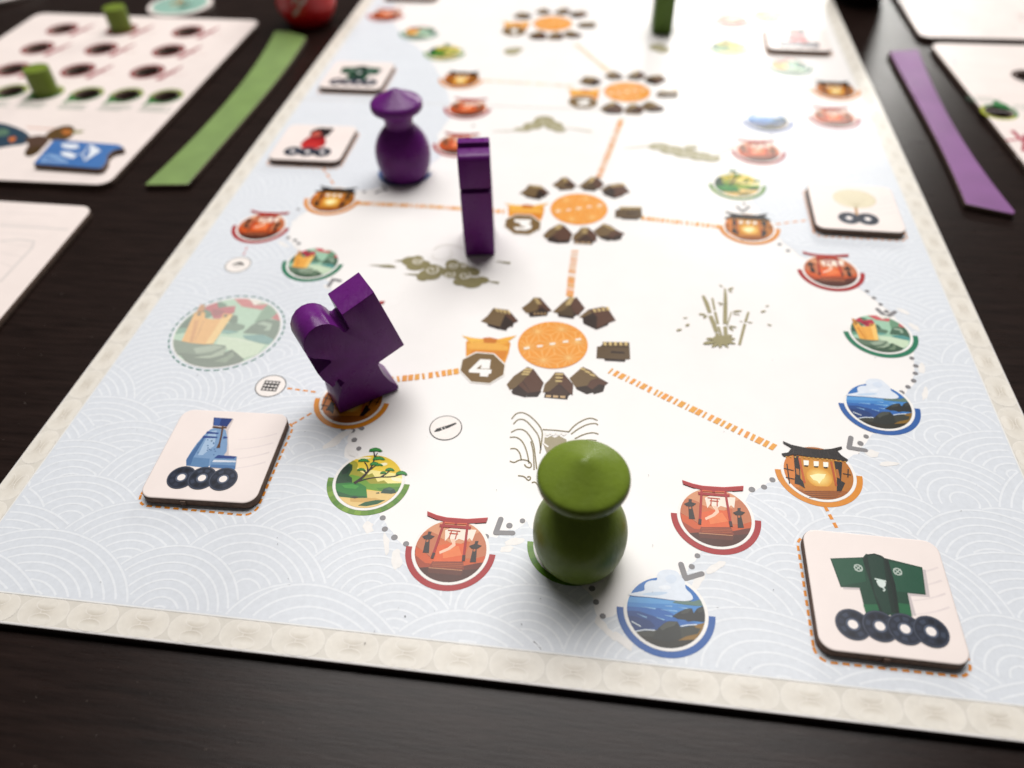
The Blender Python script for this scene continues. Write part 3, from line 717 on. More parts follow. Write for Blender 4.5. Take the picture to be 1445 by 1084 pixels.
for q, w in (([c8(675, 38), c8(654, 95), c8(725, 97)], .0011), ([c6(828, 228), c6(866, 262), c6(902, 240)], .0011), ([c6(717, 768), c6(709, 810), c6(778, 822)], .0011), ([c9(3, 228), c9(22, 288), c9(90, 268)], .0011), ([(484, 606), (497.5, 595), (511, 605)], .0011), ([cu(888, 948), cu(925, 893), cu(985, 905)], .001), ([(1040, 292), (1048, 299), (1057, 292)], .0009), ([(538, 262), (546, 268), (534, 270)], .0008)):
    pr = Print(TOP + 65e-6); P = [px(*p)[:2] for p in q]; pr.stroke(P[:2], w, GREY, 2); pr.stroke(P[1:], w, GREY, 3)
    for k, p in enumerate(P): pr.disc(p, w / 2, GREY, 4 + k, n=12)
    pr.build('route_arrow_print', board)

# ---------- round badges: abacus, brush, hat
def badge(u, v, r=.0037, edge_col=(70, 66, 66)):
    c = px(u, v)[:2]; pr = Print(TOP + 80e-6, lambda p: c + p)
    pr.disc((0, 0), r, edge_col, 1); pr.disc((0, 0), r - .00022, (250, 243, 238), 2); pr.k = 2; return pr
pr = badge(382, 545); D = (48, 46, 48); w, h = .0019, .0017
pr.poly([(-w, -h), (w, -h), (w, h), (-w, h)], D)
for i in range(4):
    for j in range(3): pr.disc((-w + .0006 + i * .00087, -h + .0006 + j * .0011), .00033, (244, 238, 234), 4, n=8)
for i in range(5): pr.stroke([(-w + .0002 + i * .00085, -h), (-w + .0002 + i * .00085, h)], .00014, D, 5)
pr.build('abacus_badge_print', board)
pr = badge(629, 604); pr.stroke([(-.0023, -.0015), (-.0017, -.0009), (.0005, .0004), (.0021, .0016)], [.0002, .0010, .0008, .0005], (24, 24, 26)); pr.stroke([(-.0009, -.00045), (-.0007, -.00033)], .0007, (220, 215, 212)); pr.stroke([(-.0002, -.0001), (-.0001, 0)], .0007, (220, 215, 212))
pr.build('brush_badge_print', board)
pr = badge(336, 374, .0037, (120, 118, 112)); pr.poly(sm([(-.0023, -.0003), (-.0006, .0010), (.0004, .0014), (.0012, .0008), (.0022, -.0004), (.0006, .0001), (-.0006, .0001)], 1), (70, 70, 70)); pr.stroke([(-.0012, -.0004), (0, -.0012), (.0008, -.0006)], .0002, (110, 110, 108))
pr.build('hat_badge_print', board)

# ---------- olive drawings: clouds, bamboo, waterfall, hills
OL = (158, 150, 112)
Kc = crop(500, 330, 6.568); pr = Print(TOP + 80e-6); q = lambda c, *p: pr.poly(sm([Kc(*a) for a in p], 2), c)
def blob(K, cx_, cy_, rx, ry, col): pr.poly([K(cx_ + rx * math.cos(t), cy_ + ry * math.sin(t)) for t in np.linspace(0, 2 * math.pi, 25)[:-1]], col)
for e4 in ((525, 258, 85, 44), (590, 240, 54, 36), (565, 308, 85, 34), (650, 285, 58, 34), (635, 405, 58, 34), (700, 380, 105, 50), (775, 345, 68, 42), (725, 320, 82, 34), (912, 288, 68, 48), (885, 362, 72, 52), (990, 318, 75, 46), (1065, 350, 88, 42), (1120, 358, 46, 34), (965, 385, 85, 36), (975, 450, 60, 32), (1085, 455, 100, 50), (1180, 432, 70, 32)): blob(Kc, *e4, OL)
for s in (((370, 255), (450, 250)), ((460, 375), (590, 382)), ((1220, 440), (1340, 458)), ((135, 293), (310, 300)), ((1300, 255), (1445, 275))): pr.stroke([Kc(*a) for a in s], [.00005, .0009], OL)
q(OL, (200, 300), (320, 285), (415, 316), (300, 316))
CR = (238, 232, 218)
pr.k += 1
for cx_, cy_, s in ((578, 258, 46), (715, 340, 62), (912, 298, 44), (878, 385, 52), (1020, 390, 54), (1010, 300, 26)):
    P = [Kc(cx_ + s * (1 - t * .115) * math.cos(t), cy_ + s * .62 * (1 - t * .115) * math.sin(t)) for t in np.linspace(-.8, 7.2, 30)]; pr.stroke(P, .00042, CR, pr.k)
P = [Kc(a, b) for a, b in ((735, 150), (780, 115), (860, 105), (950, 115), (1010, 140))]; pr.stroke(P, .00015, (206, 200, 186), smooth=2)
P = [Kc(a, b) for a, b in ((890, 150), (910, 200), (860, 240), (780, 245), (720, 225), (730, 190))]; pr.stroke(P, .00012, (214, 208, 196), smooth=2)
pr.build('cloud_print', board)
Kb = crop(940, 380, 7.744); pr = Print(TOP + 80e-6); S = lambda w, *p: pr.stroke([Kb(*a) for a in p], [v * .62 for v in w], (172, 164, 128))
S([.0012, .0019, .0016], (402, 290), (440, 370), (478, 480)); S([.0017, .0019, .0017], (482, 510), (520, 600), (550, 690)); S([.0015, .0015], (553, 700), (590, 830))
S([.0009] * 2, (505, 318), (530, 450)); S([.0011] * 2, (535, 470), (565, 600)); S([.001] * 2, (572, 630), (600, 720))
S([.0007, .0014, .0016], (642, 210), (647, 290), (648, 380)); S([.0017] * 2, (647, 385), (643, 600)); S([.0016] * 2, (645, 628), (652, 740))
S([.0009, .0011], (900, 470), (865, 580)); S([.0012, .0011], (860, 600), (800, 830)); S([.0005] * 2, (712, 470), (665, 620))
def leaf(a, b, w):
    A, B = Kb(*a), Kb(*b); m = (A + B) / 2; d = B - A; n = np.array([-d[1], d[0]]) * w
    pr.poly(sm([A, A * .6 + B * .4 + n, B, A * .5 + B * .5 - n * .8], 2), (172, 164, 128))
for a, b, w in (((570, 172), (630, 200), .2), ((670, 235), (745, 200), .25), ((675, 240), (735, 255), .2), ((555, 370), (625, 378), .22), ((580, 400), (625, 380), .2), ((345, 495), (445, 500), .25), ((405, 545), (450, 500), .25), ((715, 470), (845, 455), .16), ((715, 488), (820, 505), .12), ((670, 625), (785, 640), .18), ((675, 635), (745, 682), .2), ((795, 570), (845, 580), .15), ((880, 582), (955, 590), .18), ((1080, 412), (1130, 400), .2), ((1025, 475), (1100, 455), .22), ((1095, 605), (1165, 622), .2), ((175, 540), (245, 532), .15), ((212, 630), (258, 598), .35), ((105, 680), (180, 655), .25),
                ((420, 765), (570, 770), .2), ((385, 825), (570, 790), .2), ((490, 862), (590, 800), .22), ((600, 870), (580, 800), .3), ((690, 868), (610, 800), .18), ((775, 820), (620, 785), .18), ((770, 765), (620, 760), .2), ((735, 725), (610, 740), .25)): leaf(a, b, w)
pr.disc(Kb(612, 780), .0024, (168, 160, 122), n=16, ry=.0018)
pr.build('bamboo_print', board)
Kw = crop(700, 560, 3.873); pr = Print(TOP + 80e-6); WL = (150, 138, 98)
for s in (((85, 122), (110, 90), (150, 85), (200, 115), (255, 180), (250, 240), (240, 310)), ((95, 150), (120, 122), (160, 125), (205, 175), (235, 215), (245, 290)), ((82, 195), (120, 175), (165, 185), (205, 250), (215, 330), (222, 395)), ((75, 222), (115, 220), (150, 250), (172, 310), (180, 365)), ((190, 245), (205, 300), (208, 400)), ((78, 285), (110, 282), (132, 310), (138, 345)), ((75, 352), (100, 362), (125, 345), (165, 345), (195, 365), (190, 390), (165, 385), (155, 370)), ((120, 432), (155, 435), (175, 460), (190, 450), (185, 435), (170, 440)), ((195, 470), (215, 465), (235, 490), (245, 500)),
          ((255, 180), (320, 183), (395, 192)), ((395, 195), (430, 155), (480, 125), (520, 115), (555, 130)), ((410, 205), (450, 175), (500, 150), (545, 145), (557, 155)), ((430, 230), (480, 205), (530, 195), (560, 205)), ((450, 260), (500, 235), (550, 240))): pr.stroke([Kw(*a) for a in s], .00028, WL, 1, smooth=2)
pr.poly([Kw(*a) for a in ((258, 220), (280, 225), (300, 215), (320, 225), (345, 215), (385, 235), (380, 330), (290, 340), (262, 270))], (176, 166, 138), 2)
for x in (270, 300, 330, 360): pr.stroke([Kw(x, 195), Kw(x + 8, 215), Kw(x + 24, 200)], .0004, (248, 244, 238), 3, smooth=2)
pr.stroke([Kw(262, 210), Kw(258, 255), Kw(285, 275)], .0004, (248, 244, 238), 3)
pr.build('waterfall_print', board)
ident = lambda a, b: px(a, b)[:2]
for grp in (((752, 178, 14, 5), (768, 171, 15, 7), (782, 178, 13, 6), (738, 183, 12, 3), (790, 184, 9, 3)), ((930, 207, 16, 5), (948, 212, 18, 6), (968, 217, 19, 6), (988, 221, 17, 6), (1004, 224, 13, 5), (975, 208, 10, 3)), ((722, 73, 11, 5), (730, 70, 8, 3)), ((928, 67, 12, 5), (936, 71, 10, 4))):
    pr = Print(TOP + 80e-6)
    for e4 in grp: blob(ident, *e4, (178, 172, 140))
    for x, y, w_, h_ in grp: pr.stroke([ident(x + w_ * .5 * (1 - t * .12) * math.cos(t), y + h_ * .5 * (1 - t * .12) * math.sin(t)) for t in np.linspace(0, 5, 14)], .0004, (222, 216, 196))
    pr.build('hill_print', board)
for a, b in (((695, 186), (740, 184)), ((795, 180), (835, 186)), ((880, 210), (920, 206)), ((1005, 222), (1040, 205))): 
    pr = Print(TOP + 95e-6); pr.stroke([px(*a)[:2], px(*b)[:2]], [.0002, .0011], (206, 200, 176), 1); pr.build('mist_stroke_print', board)
# fold of the board
pr = Print(TOP + 60e-6); y = px(760, 152)[1]; pr.stroke([(.0005, y), (BW - .0005, y)], .00035, (214, 208, 200), 1); pr.build('fold_line', board)

# ------------------------------------------------------------------ item tiles
TT = .002
def tile(cx, cy, rot, label, motif, frame=True):
    root = bpy.data.objects.new('item_tile', None); COL.objects.link(root)
    a = math.radians(rot); c = np.array([cx, cy]) / 1000; ca, sa = math.cos(a), math.sin(a)
    xf = lambda p: np.array([p[0] * ca - p[1] * sa, p[0] * sa + p[1] * ca])
    root.location = (c[0], c[1], TOP + 1.6e-4); root.rotation_euler = (0, 0, a); root.empty_display_size = .01
    tag(root, label, 'tile', 'item tiles laid on the board'); S = .0125
    slab('card', rounded_poly([(-S, -S), (S, -S), (S, S), (-S, S)], .0028, 8), 0, TT, [CARD_EDGE, TILE_WHITE], root)
    nx_ = random.uniform(-.003, .003); slab('tear_nub', [(nx_ - .0006, -S - .00025), (nx_ + .0006, -S - .00025), (nx_ + .0005, -S + .0002), (nx_ - .0005, -S + .0002)], .0003, .0013, [CARD_EDGE, CARD_EDGE], root, edge=.0001)
    pr = Print(TT)
    for k in range(4):                            # faint waves in the corner of the face
        P = [(S * .95 * t + .002, -.004 + k * .0027 + .004 * t * t) for t in np.linspace(.1, .78, 10)]; pr.stroke(P, [.0001 + .0003 * i / 9 for i in range(10)], (236, 224, 222), 1)
    pr.k = 1; motif(pr); pr.build('printed_motif', root)
    if frame:                                     # dashed orange square printed on the board under the tile
        fp = Print(TOP + 65e-6); q = c - np.array([0, .0006]); P = rounded_poly([q + np.array(v) * .0129 for v in ((-1, -1), (1, -1), (1, 1), (-1, 1))], .0025, 5); P.append(P[0])
        L = [0]
        for i in range(1, len(P)): L.append(L[-1] + np.linalg.norm(P[i] - P[i - 1]))
        at = lambda s: np.array([np.interp(s, L, [p[0] for p in P]), np.interp(s, L, [p[1] for p in P])])
        s = 0
        while s < L[-1]: fp.stroke([at(s), at(s + .0006), at(s + .0012)], .0005, (236, 158, 58), 1); s += .00195
        fp.build('tile_space_print', board)
    return root
def coin(pr, x, y, r=.0030):
    k = pr.k
    pr.disc((x, y), r, (44, 52, 70), k + 1); pr.ring((x, y), r * .90, r * .97, (84, 92, 110), layer=k + 2)
    for i in range(8):
        a = i * math.pi / 4 + .3; pr.ring((x, y), r * .52, r * .78, random.choice([(70, 80, 100), (30, 36, 52), (58, 66, 86)]), a, a + .5, 5, layer=k + 3)
    pr.ring((x, y), r * .28, r * .40, (100, 110, 130), layer=k + 4); pr.disc((x, y), r * .28, (250, 242, 238), k + 5)
def tl(fn, cx, cy, rot):
    a = math.radians(rot); c = np.array([cx, cy]) / 1000
    def g(*pts):
        out = []
        for p in pts:
            d = fn(*p) - c; out.append(np.array([d[0] * math.cos(a) + d[1] * math.sin(a), -d[0] * math.sin(a) + d[1] * math.cos(a)]))
        return out
    return g
SK = (44.9, 41.7, 2.2); Ls = tl(crop(180, 560, 6.0208, TOP + TT), *SK)
def m_sake(pr):
    q = lambda c, *p: pr.poly(Ls(*p), c)
    q((214, 202, 200), (735, 188), (905, 195), (858, 290), (862, 500), (935, 512), (920, 620), (700, 620), (740, 300))
    pr.poly(sm(Ls((725, 262), (835, 268), (852, 370), (842, 500), (740, 530), (690, 610), (500, 590), (505, 530), (560, 440), (640, 340)), 1), (140, 172, 208))
    q((112, 150, 190), (500, 540), (520, 515), (700, 530), (690, 610), (500, 590)); q((170, 196, 224), (700, 300), (760, 290), (740, 420), (640, 500), (600, 500)); q((88, 126, 172), (505, 530), (640, 350), (660, 352), (560, 520), (540, 580), (502, 585))
    q((44, 72, 136), (735, 180), (897, 190), (848, 258), (728, 248)); q((70, 104, 168), (745, 186), (800, 189), (780, 250), (732, 247))
    for s in (((672, 308), (775, 316)), ((640, 345), (765, 350)), ((815, 350), (850, 352))): pr.stroke(Ls(*s), [.0007, .0004], (62, 90, 154))
    for i in range(16): x, y = random.uniform(580, 790), random.uniform(370, 500); pr.disc(Ls((x, y))[0], .00018, (100, 134, 176), pr.k + (1 if i == 0 else 0), n=6)
    q((126, 162, 200), (735, 525), (770, 500), (930, 512), (915, 622), (700, 604), (708, 560)); q((58, 86, 150), (770, 500), (930, 512), (905, 532), (738, 527)); q((214, 222, 234), (735, 540), (925, 548), (922, 562), (722, 560)); q((96, 136, 182), (715, 580), (918, 590), (915, 622), (700, 604))
    pr.stroke(Ls((725, 260), (790, 270), (845, 266)), .0005, (104, 74, 54)); pr.stroke(Ls((812, 252), (800, 330), (785, 395), (772, 440)), [.0004, .0004, .0004, .0008], (112, 80, 56))
    for x, y in ((460, 690), (635, 696), (815, 705)): coin(pr, *Ls((x, y))[0])
KM = (178.8, 23.5, -.4); Lk = tl(crop(1120, 740, 4.927, TOP + TT), *KM)
def m_kimono(pr, coins=4):
    q = lambda c, *p: pr.poly(Lk(*p), c)
    q((206, 196, 196), (275, 260), (500, 240), (915, 320), (945, 510), (810, 500), (850, 640), (520, 620), (470, 460), (345, 455))
    q((34, 84, 64), (252, 240), (480, 232), (500, 208), (640, 240), (892, 302), (917, 494), (790, 482), (822, 645), (500, 625), (455, 445), (325, 440)); q((40, 98, 74), (262, 246), (478, 238), (500, 400), (330, 430)); q((42, 98, 76), (660, 262), (886, 308), (908, 484), (700, 470))
    q((46, 118, 80), (480, 560), (590, 560), (600, 630), (500, 625)); q((46, 118, 80), (720, 550), (800, 560), (822, 645), (725, 640))
    q((22, 54, 44), (476, 240), (510, 212), (560, 206), (610, 222), (655, 258), (690, 400), (722, 620), (600, 625), (520, 380)); q((34, 74, 60), (510, 225), (560, 214), (620, 245), (655, 500), (680, 620), (620, 620), (560, 480)); pr.stroke(Lk((640, 245), (690, 420), (720, 620)), .0007, (18, 44, 38))
    for x, y in ((447, 307), (720, 333)):
        c = Lk((x, y))[0]; pr.ring(c, .00055, .0008, (186, 200, 190)); pr.stroke([c + [-.0006, -.0006], c + [.0006, .0006]], .0002, (186, 200, 190)); pr.stroke([c + [-.0006, .0006], c + [.0006, -.0006]], .0002, (186, 200, 190))
    pr.poly(sm(Lk((570, 395), (600, 385), (640, 405), (635, 440), (600, 445), (580, 420)), 1), (220, 232, 226)); pr.stroke(Lk((560, 382), (640, 400)), .0003, (210, 226, 218)); pr.stroke(Lk((615, 440), (632, 460), (620, 468)), .0003, (210, 226, 218))
    for x, y in ((410, 700), (597, 712), (772, 732), (952, 750)): coin(pr, *Lk((x, y))[0])
def m_kimono_far(pr): m_kimono(pr)
def m_doll(pr):
    pr.poly(sm([(-.0045, -.004), (-.0035, .003), (-.001, .005), (.002, .005), (.004, .002), (.005, -.004)], 2), (186, 44, 48)); pr.poly(sm([(-.004, -.001), (0, .001), (.004, -.002), (.003, -.005), (-.003, -.005)], 2), (206, 60, 60))
    pr.disc((.0004, .0068), .0037, (50, 36, 40), n=24); pr.disc((-.0008, .0058), .0018, (214, 110, 96), n=16); pr.disc((.003, .009), .0015, (44, 32, 36), n=12)
    for x in (-.0052, 0, .0052): coin(pr, x, -.0068)
def m_fan(pr):
    pr.stroke([(.0002, -.0004), (-.0002, -.0065)], .0008, (196, 148, 84)); pr.disc((.0006, .0045), .0062, (220, 208, 176), n=32, ry=.0052); pr.disc((.0006, .0045), .0058, (232, 222, 192), n=32, ry=.0048)
    for i in range(9): a = math.radians(20 + i * 17.5); pr.stroke([(.0004, -.0002), (.0006 + .0055 * math.cos(a), .0045 + .0045 * math.sin(a))], .00012, (204, 190, 156), pr.k + (1 if i == 0 else 0))
    for x in (-.0026, .0026): coin(pr, x, -.0064, .0031)
tile(*SK, 'pinkish white tile with a blue sake bottle and three coins, nearest on the left', m_sake)
tile(*KM, 'pinkish white tile with a dark green kimono and four coins, nearest right corner', m_kimono)
tile(197.1, 153.7, -1.0, 'pinkish white tile with a beige round fan and two coins at the right edge', m_fan)
tile(22.4, 179.2, .3, 'pinkish white tile with a red doll beside the purple pilgrim pawn', m_doll)
tile(22.6, 234.4, -.8, 'blurred tile with a dark green kimono behind the purple pilgrim pawn', m_kimono_far)
tile(196.9, 282.6, -2.0, 'blurred tile with a red doll at the far right of the board', m_doll)
pb = px(578, 3)[:2] * 1000
tile(pb[0], pb[1] + 12.5, 0, 'tile at the far end of the board, only its front edge in view', m_doll)

# ------------------------------------------------------------------ turned pilgrim pawns
def lathe(name, prof, mat, parent=None, n=64):
    P = [np.array(p, float) for p in prof]; W = [0] * len(P)
    for _ in range(2): P, W = chaikin(P, W)
    bm = bmesh.new(); rings = []
    for r, z in P:
        if r < 1e-6: rings.append([bm.verts.new((0, 0, z))])
        else: rings.append([bm.verts.new((r * math.cos(2 * math.pi * i / n), r * math.sin(2 * math.pi * i / n), z)) for i in range(n)])
    for a, b in zip(rings, rings[1:]):
        for i in range(n):
            if len(a) == 1 and len(b) == 1: continue
            if len(a) == 1: bm.faces.new((a[0], b[(i + 1) % n], b[i]))
            elif len(b) == 1: bm.faces.new((a[i], a[(i + 1) % n], b[0]))
            else: bm.faces.new((a[i], a[(i + 1) % n], b[(i + 1) % n], b[i]))
    bmesh.ops.recalc_face_normals(bm, faces=bm.faces[:])
    me = bpy.data.meshes.new(name); bm.to_mesh(me); bm.free()
    return link(name, me, [mat], parent, smooth=True)
mm = lambda L: [(a / 1000, b / 1000) for a, b in L]
def pilgrim(x, y, mat, label):
    root = bpy.data.objects.new('pilgrim_pawn', None); COL.objects.link(root); root.location = (x, y, TOP + 3.0e-4); root.empty_display_size = .01
    tag(root, label, 'pawn', 'wooden playing pieces on the board')
    lathe('body', mm([(0, 0), (6.3, 0), (6.8, .15), (7.7, 1.6), (8.6, 4.4), (8.85, 7.4), (8.6, 10.2), (7.6, 13.0), (6.0, 15.3), (4.6, 16.7), (4.3, 17.2), (4.3, 17.5), (0, 17.5)]), mat, root)
    lathe('neck', mm([(a, b - .7) for a, b in [(0, 17.9), (4.2, 17.9), (4.35, 18.2), (4.45, 19.6), (4.9, 21.2), (5.7, 22.5), (6.0, 22.9), (0, 23)]]), mat, root)
    lathe('hat', mm([(a, b - .7) for a, b in [(0, 22.3), (5.6, 22.3), (6.8, 22.4), (7.7, 22.9), (8.05, 23.6), (8.05, 24.6), (7.9, 25.2), (7.4, 25.7), (5.6, 26.6), (2.8, 28.1), (1.2, 29.0), (.5, 29.3), (0, 29.35)]]), mat, root)
    return root
pilgrim(.1240, .0266, GREEN, 'green wooden pilgrim pawn with a round hat in the foreground')
pilgrim(.0582, .1640, PURPLE, 'purple wooden pilgrim pawn with a conical hat, standing behind the other purple pieces')

# ------------------------------------------------------------------ flat cut pieces (silhouette extruded)
def cut_piece(name, outline, origin, ex, ey, depth, mat, hole=None, bevel=.00028, parent=None):
    """outline in (s, z) metres; ex = direction of s, ey = direction of the thickness"""
    P = ccw([np.asarray(p, float) for p in outline]); bm = bmesh.new()
    def ring(ins, dep):
        Q = inset(P, ins) if ins else P
        return [bm.verts.new((origin[0] + q[0] * ex[0] + dep * ey[0], origin[1] + q[0] * ex[1] + dep * ey[1], origin[2] + q[1])) for q in Q]
    rs = [ring(bevel, 0), ring(bevel * .3, bevel * .3), ring(0, bevel), ring(0, depth - bevel), ring(bevel * .3, depth - bevel * .3), ring(bevel, depth)]
    n = len(P)
    for a, b in zip(rs, rs[1:]):
        for i in range(n): bm.faces.new((a[i], a[(i + 1) % n], b[(i + 1) % n], b[i]))
    bm.faces.new(rs[0][::-1]); bm.faces.new(rs[-1])
    bmesh.ops.recalc_face_normals(bm, faces=bm.faces[:])
    me = bpy.data.meshes.new(name); bm.to_mesh(me); bm.free()
    o = link(name, me, [mat], parent)
    for p in me.polygons: p.use_smooth = len(p.vertices) == 4
    me.set_sharp_from_angle(angle=math.radians(32)); return o
Z0 = TOP + 3.0e-4
# merchant with a pack on the back
P0 = px(380 + 475 / 4.713, 370 + 1007 / 4.713, Z0); P1 = px(380 + 860 / 4.713, 370 + 846 / 4.713, Z0)
EX = (P1 - P0); EX[2] = 0; EX /= np.linalg.norm(EX); NY = np.array([-EX[1], EX[0], 0])
def mf(a, b):
    q = on_face(380 + a / 4.713, 370 + b / 4.713, P0, NY); d = q - P0
    return np.array([d.dot(EX), max(0.0, d[2])])
out = [(475, 1008), (670, 926), (860, 846), (862, 828), (845, 815), (805, 792), (765, 752), (742, 715), (728, 685), (735, 668), (818, 610), (900, 553), (800, 378), (697, 200), (590, 276), (485, 350), (508, 395), (532, 442), (510, 462), (492, 462), (470, 440), (435, 420), (395, 411), (350, 415), (305, 433), (265, 465), (238, 508), (226, 555), (234, 598), (258, 628), (300, 646), (350, 648), (408, 655), (412, 668), (370, 705), (326, 748), (360, 790), (425, 838), (444, 814), (440, 800), (464, 780), (497, 803), (474, 832), (486, 850), (466, 895), (458, 945)]
O = [mf(*p) for p in out]; O[0] = np.array([0, 0]); O[2][1] = 0; O[1][1] = 0
mroot = bpy.data.objects.new('merchant_piece', None); COL.objects.link(mroot); mroot.empty_display_size = .01
tag(mroot, 'purple wooden merchant piece with a big pack on its back, nearest of the purple pieces', 'piece', 'wooden playing pieces on the board')
cut_piece('figure', O, P0, EX, NY, .0084, PURPLE, parent=mroot)
# artist pieces standing edge-on
def artist(x, y, rot, mat, label):
    root = bpy.data.objects.new('artist_piece', None); COL.objects.link(root); root.empty_display_size = .01
    root.location = (x, y, Z0); root.rotation_euler = (0, 0, math.radians(rot)); tag(root, label, 'piece', 'wooden playing pieces on the board')
    head = []
    fig = [(1.7, 0), (16, 0), (16.6, .8), (14.8, 4), (13.6, 8), (15.5, 12), (15.8, 16), (13, 20), (10.5, 21.4), (10.5, 22.2), (11.2, 25), (10.6, 28.5), (8.8, 31.8), (7.6, 32.7), (5.0, 32.7), (4.7, 31.5), (1.6, 31.4), (.8, 31.2), (.25, 30.7), (0, 29.9)]
    front = [(0, 22.3), (1.5, 21.7), (1.5, 21.3), (0, 20.8), (0, 9.0), (.1, 8.6)]
    cut_piece('figure', mm(fig + head[::-1] + front), (0, 0, 0), (0, 1), (1, 0), .0084, mat, parent=root); return root
artist(.0857, .1194, 9.0, PURPLE, 'purple wooden artist piece standing edge-on in the middle of the board')
g = px(920, 51)
artist(g[0], g[1], 2.0, GREEN_DARK, 'dark green wooden piece standing at the far end, cut by the top of the picture')

# ------------------------------------------------------------------ player boards
PT = .0022
def W2(p, z=PT): return px(p[0], p[1], z)[:2]
def player_board(pts, label, holes=(), r=.0045, rounded=.0045):
    o = slab('player_board', rounded_poly([np.asarray(p) for p in pts], rounded, 8), 0, PT, [CARD_EDGE, TILE_WHITE], holes=holes)
    return tag(o, label, 'player board', 'player boards beside the game board')
HR = .0052
red_holes = [(88, 41), (172, 42), (265, 44.5), (53, 68), (143, 69), (238, 71.5), (17, 98), (110, 99), (208, 101)]
green_holes = [(15, 129), (66, 131), (122, 133), (178, 134.5), (234, 136)]
rh = [W2(p) for p in red_holes]; gh = [W2(p) for p in green_holes]
A = player_board([(-.152, .1485), (-.0385, .149), (-.0400, .2935), (-.152, .2965)], 'pinkish player board with red and green holes at the upper left', [(c, HR) for c in rh + gh])
pr = Print(PT)
for c in rh: pr.ring(c, HR + .00015, HR + .0018, (150, 38, 46), layer=1)
for c in gh:
    pr.ring(c, HR + .0001, HR + .0014, (150, 168, 52), 0, math.pi * 1.05, layer=2); pr.ring(c, HR + .0001, HR + .0014, (62, 130, 62), math.pi * 1.05, 2 * math.pi, layer=2)
    pr.poly([c + np.array(v) for v in ((-.0050, -.0012), (-.0056, -.0085), (.0002, -.0045), (-.0022, -.0043))], (62, 140, 74), 1)
def scribble(x0, y0, w, rows, col, rowh=.0017, ang=0.0, lw=.00035):
    for k in range(rows):
        x = x0 + rng.uniform(0, .001)
        while x < x0 + w * rng.uniform(.75, 1):
            L = rng.uniform(.0007, .0016); y = y0 - k * rowh + (x - x0) * ang
            pr.stroke([(x, y - .0004), (x + L * .3, y + .0005), (x + L * .6, y - .0004), (x + L, y + .0003)], lw, col, 3); x += L + .0004
for c in gh: scribble(c[0] - .0055, c[1] - .0092, .012, 3, (84, 128, 100), lw=.0005)
for c in rh:
    pr.stroke([c + [.0078, -.0075], c + [.0105, .0005], c + [.0125, .0060]], [.0030, .0022, .0010], (176, 96, 104), 1); pr.stroke([c + [.0085, -.001], c + [.0125, -.0012]], .0008, (176, 112, 118), 2)
    scribble(c[0] + .012, c[1] - .0015, .006, 2, (226, 200, 196))
# standing traveller in a blue robe, printed at the bottom of the board
TR = lambda *p: [px(a, b, PT)[:2] for a, b in p]
pr.poly(sm(TR((-30, 175), (0, 172), (30, 182), (44, 192), (38, 204), (15, 206), (-30, 215)), 2), (62, 86, 104)); pr.poly(sm(TR((10, 196), (20, 192), (24, 196), (16, 202)), 2), (214, 132, 76)); pr.poly(sm(TR((0, 180), (15, 184), (10, 192), (-10, 192)), 2), (110, 140, 120))
pr.poly(sm(TR((32, 195), (60, 190), (72, 196), (62, 208), (50, 218), (36, 222), (34, 214), (42, 204)), 2), (104, 82, 70)); pr.poly(sm(TR((36, 212), (55, 204), (60, 212), (44, 222), (34, 220)), 2), (92, 72, 46))
pr.poly(sm(TR((62, 190), (80, 180), (98, 176), (108, 183), (100, 196), (84, 200), (70, 198)), 2), (112, 88, 56)); pr.poly(sm(TR((84, 184), (98, 182), (104, 188), (92, 192)), 2), (196, 128, 70)); pr.poly(sm(TR((98, 186), (110, 184), (122, 185), (108, 190)), 2), (168, 166, 122))
pr.stroke(TR((38, 180), (70, 182), (95, 180)), .0007, (222, 168, 140), 1)
pr.build('player_board_print', A)
B = player_board([(-.150, .0100), (-.0290, .0100), (-.0360, .1362), (-.150, .1378)], 'blank pinkish board back at the lower left edge')
pr = Print(PT)
for P in (((0, 318), (50, 321), (96, 324)), ((0, 340), (30, 338), (48, 341), (45, 350), (0, 398))): pr.stroke(TR(*P), .0009, (226, 218, 214), 1)
for i in range(6): pr.stroke(TR((0, 300 + i * 14), (80 - i * 12, 303 + i * 15)), .0004, (234, 224, 220), 2)
pr.build('player_board_print', B)
Rh = [W2((1410, 158)), W2((1475, 170))]; Rr = [W2((1452, 108))]
Rb = player_board([(.2592, .130), (.390, .128), (.388, .2855), (.2505, .2862)], 'pinkish player board with a green hole at the right edge', [(c, .0048) for c in Rh + Rr])
pr = Print(PT)
for c in Rh:
    pr.ring(c, .0049, .0062, (178, 186, 60), math.pi * .75, math.pi * 1.8, layer=2); pr.ring(c, .0049, .0062, (70, 140, 84), -math.pi * .2, math.pi * .75, layer=2)
    pr.poly([c + np.array(v) for v in ((-.001, .0052), (.0012, .0100), (.0045, .0060), (.0055, .0005), (.0044, .002))], (64, 140, 84), 1); scribble(c[0] - .008, c[1] + .0115, .012, 3, (120, 156, 136))
for c in Rr: pr.ring(c, .0049, .0062, (92, 70, 66), layer=1); scribble(c[0] - .004, c[1] - .008, .009, 2, (196, 176, 172))
pr.stroke(TR((1428, 184), (1440, 196), (1452, 206)), .0016, (190, 92, 108), 1); pr.stroke(TR((1420, 198), (1448, 196)), .0012, (206, 126, 136), 2); pr.stroke(TR((1446, 190), (1444, 214)), .0012, (190, 92, 108), 3)
pr.stroke(TR((1346, 80), (1347, 92)), .0008, (220, 216, 222), 1)
for i in range(9): pr.stroke(TR((1350 + 14 * i, 90 + 22 * i), (1470 + 14 * i, 97 + 22 * i)), .0003, (234, 224, 220), 4)
pr.build('player_board_print', Rb)
U = player_board([(.2486, .2922), (.395, .2922), (.395, .430), (.2486, .430)], 'pinkish white player board cut off at the upper right corner')
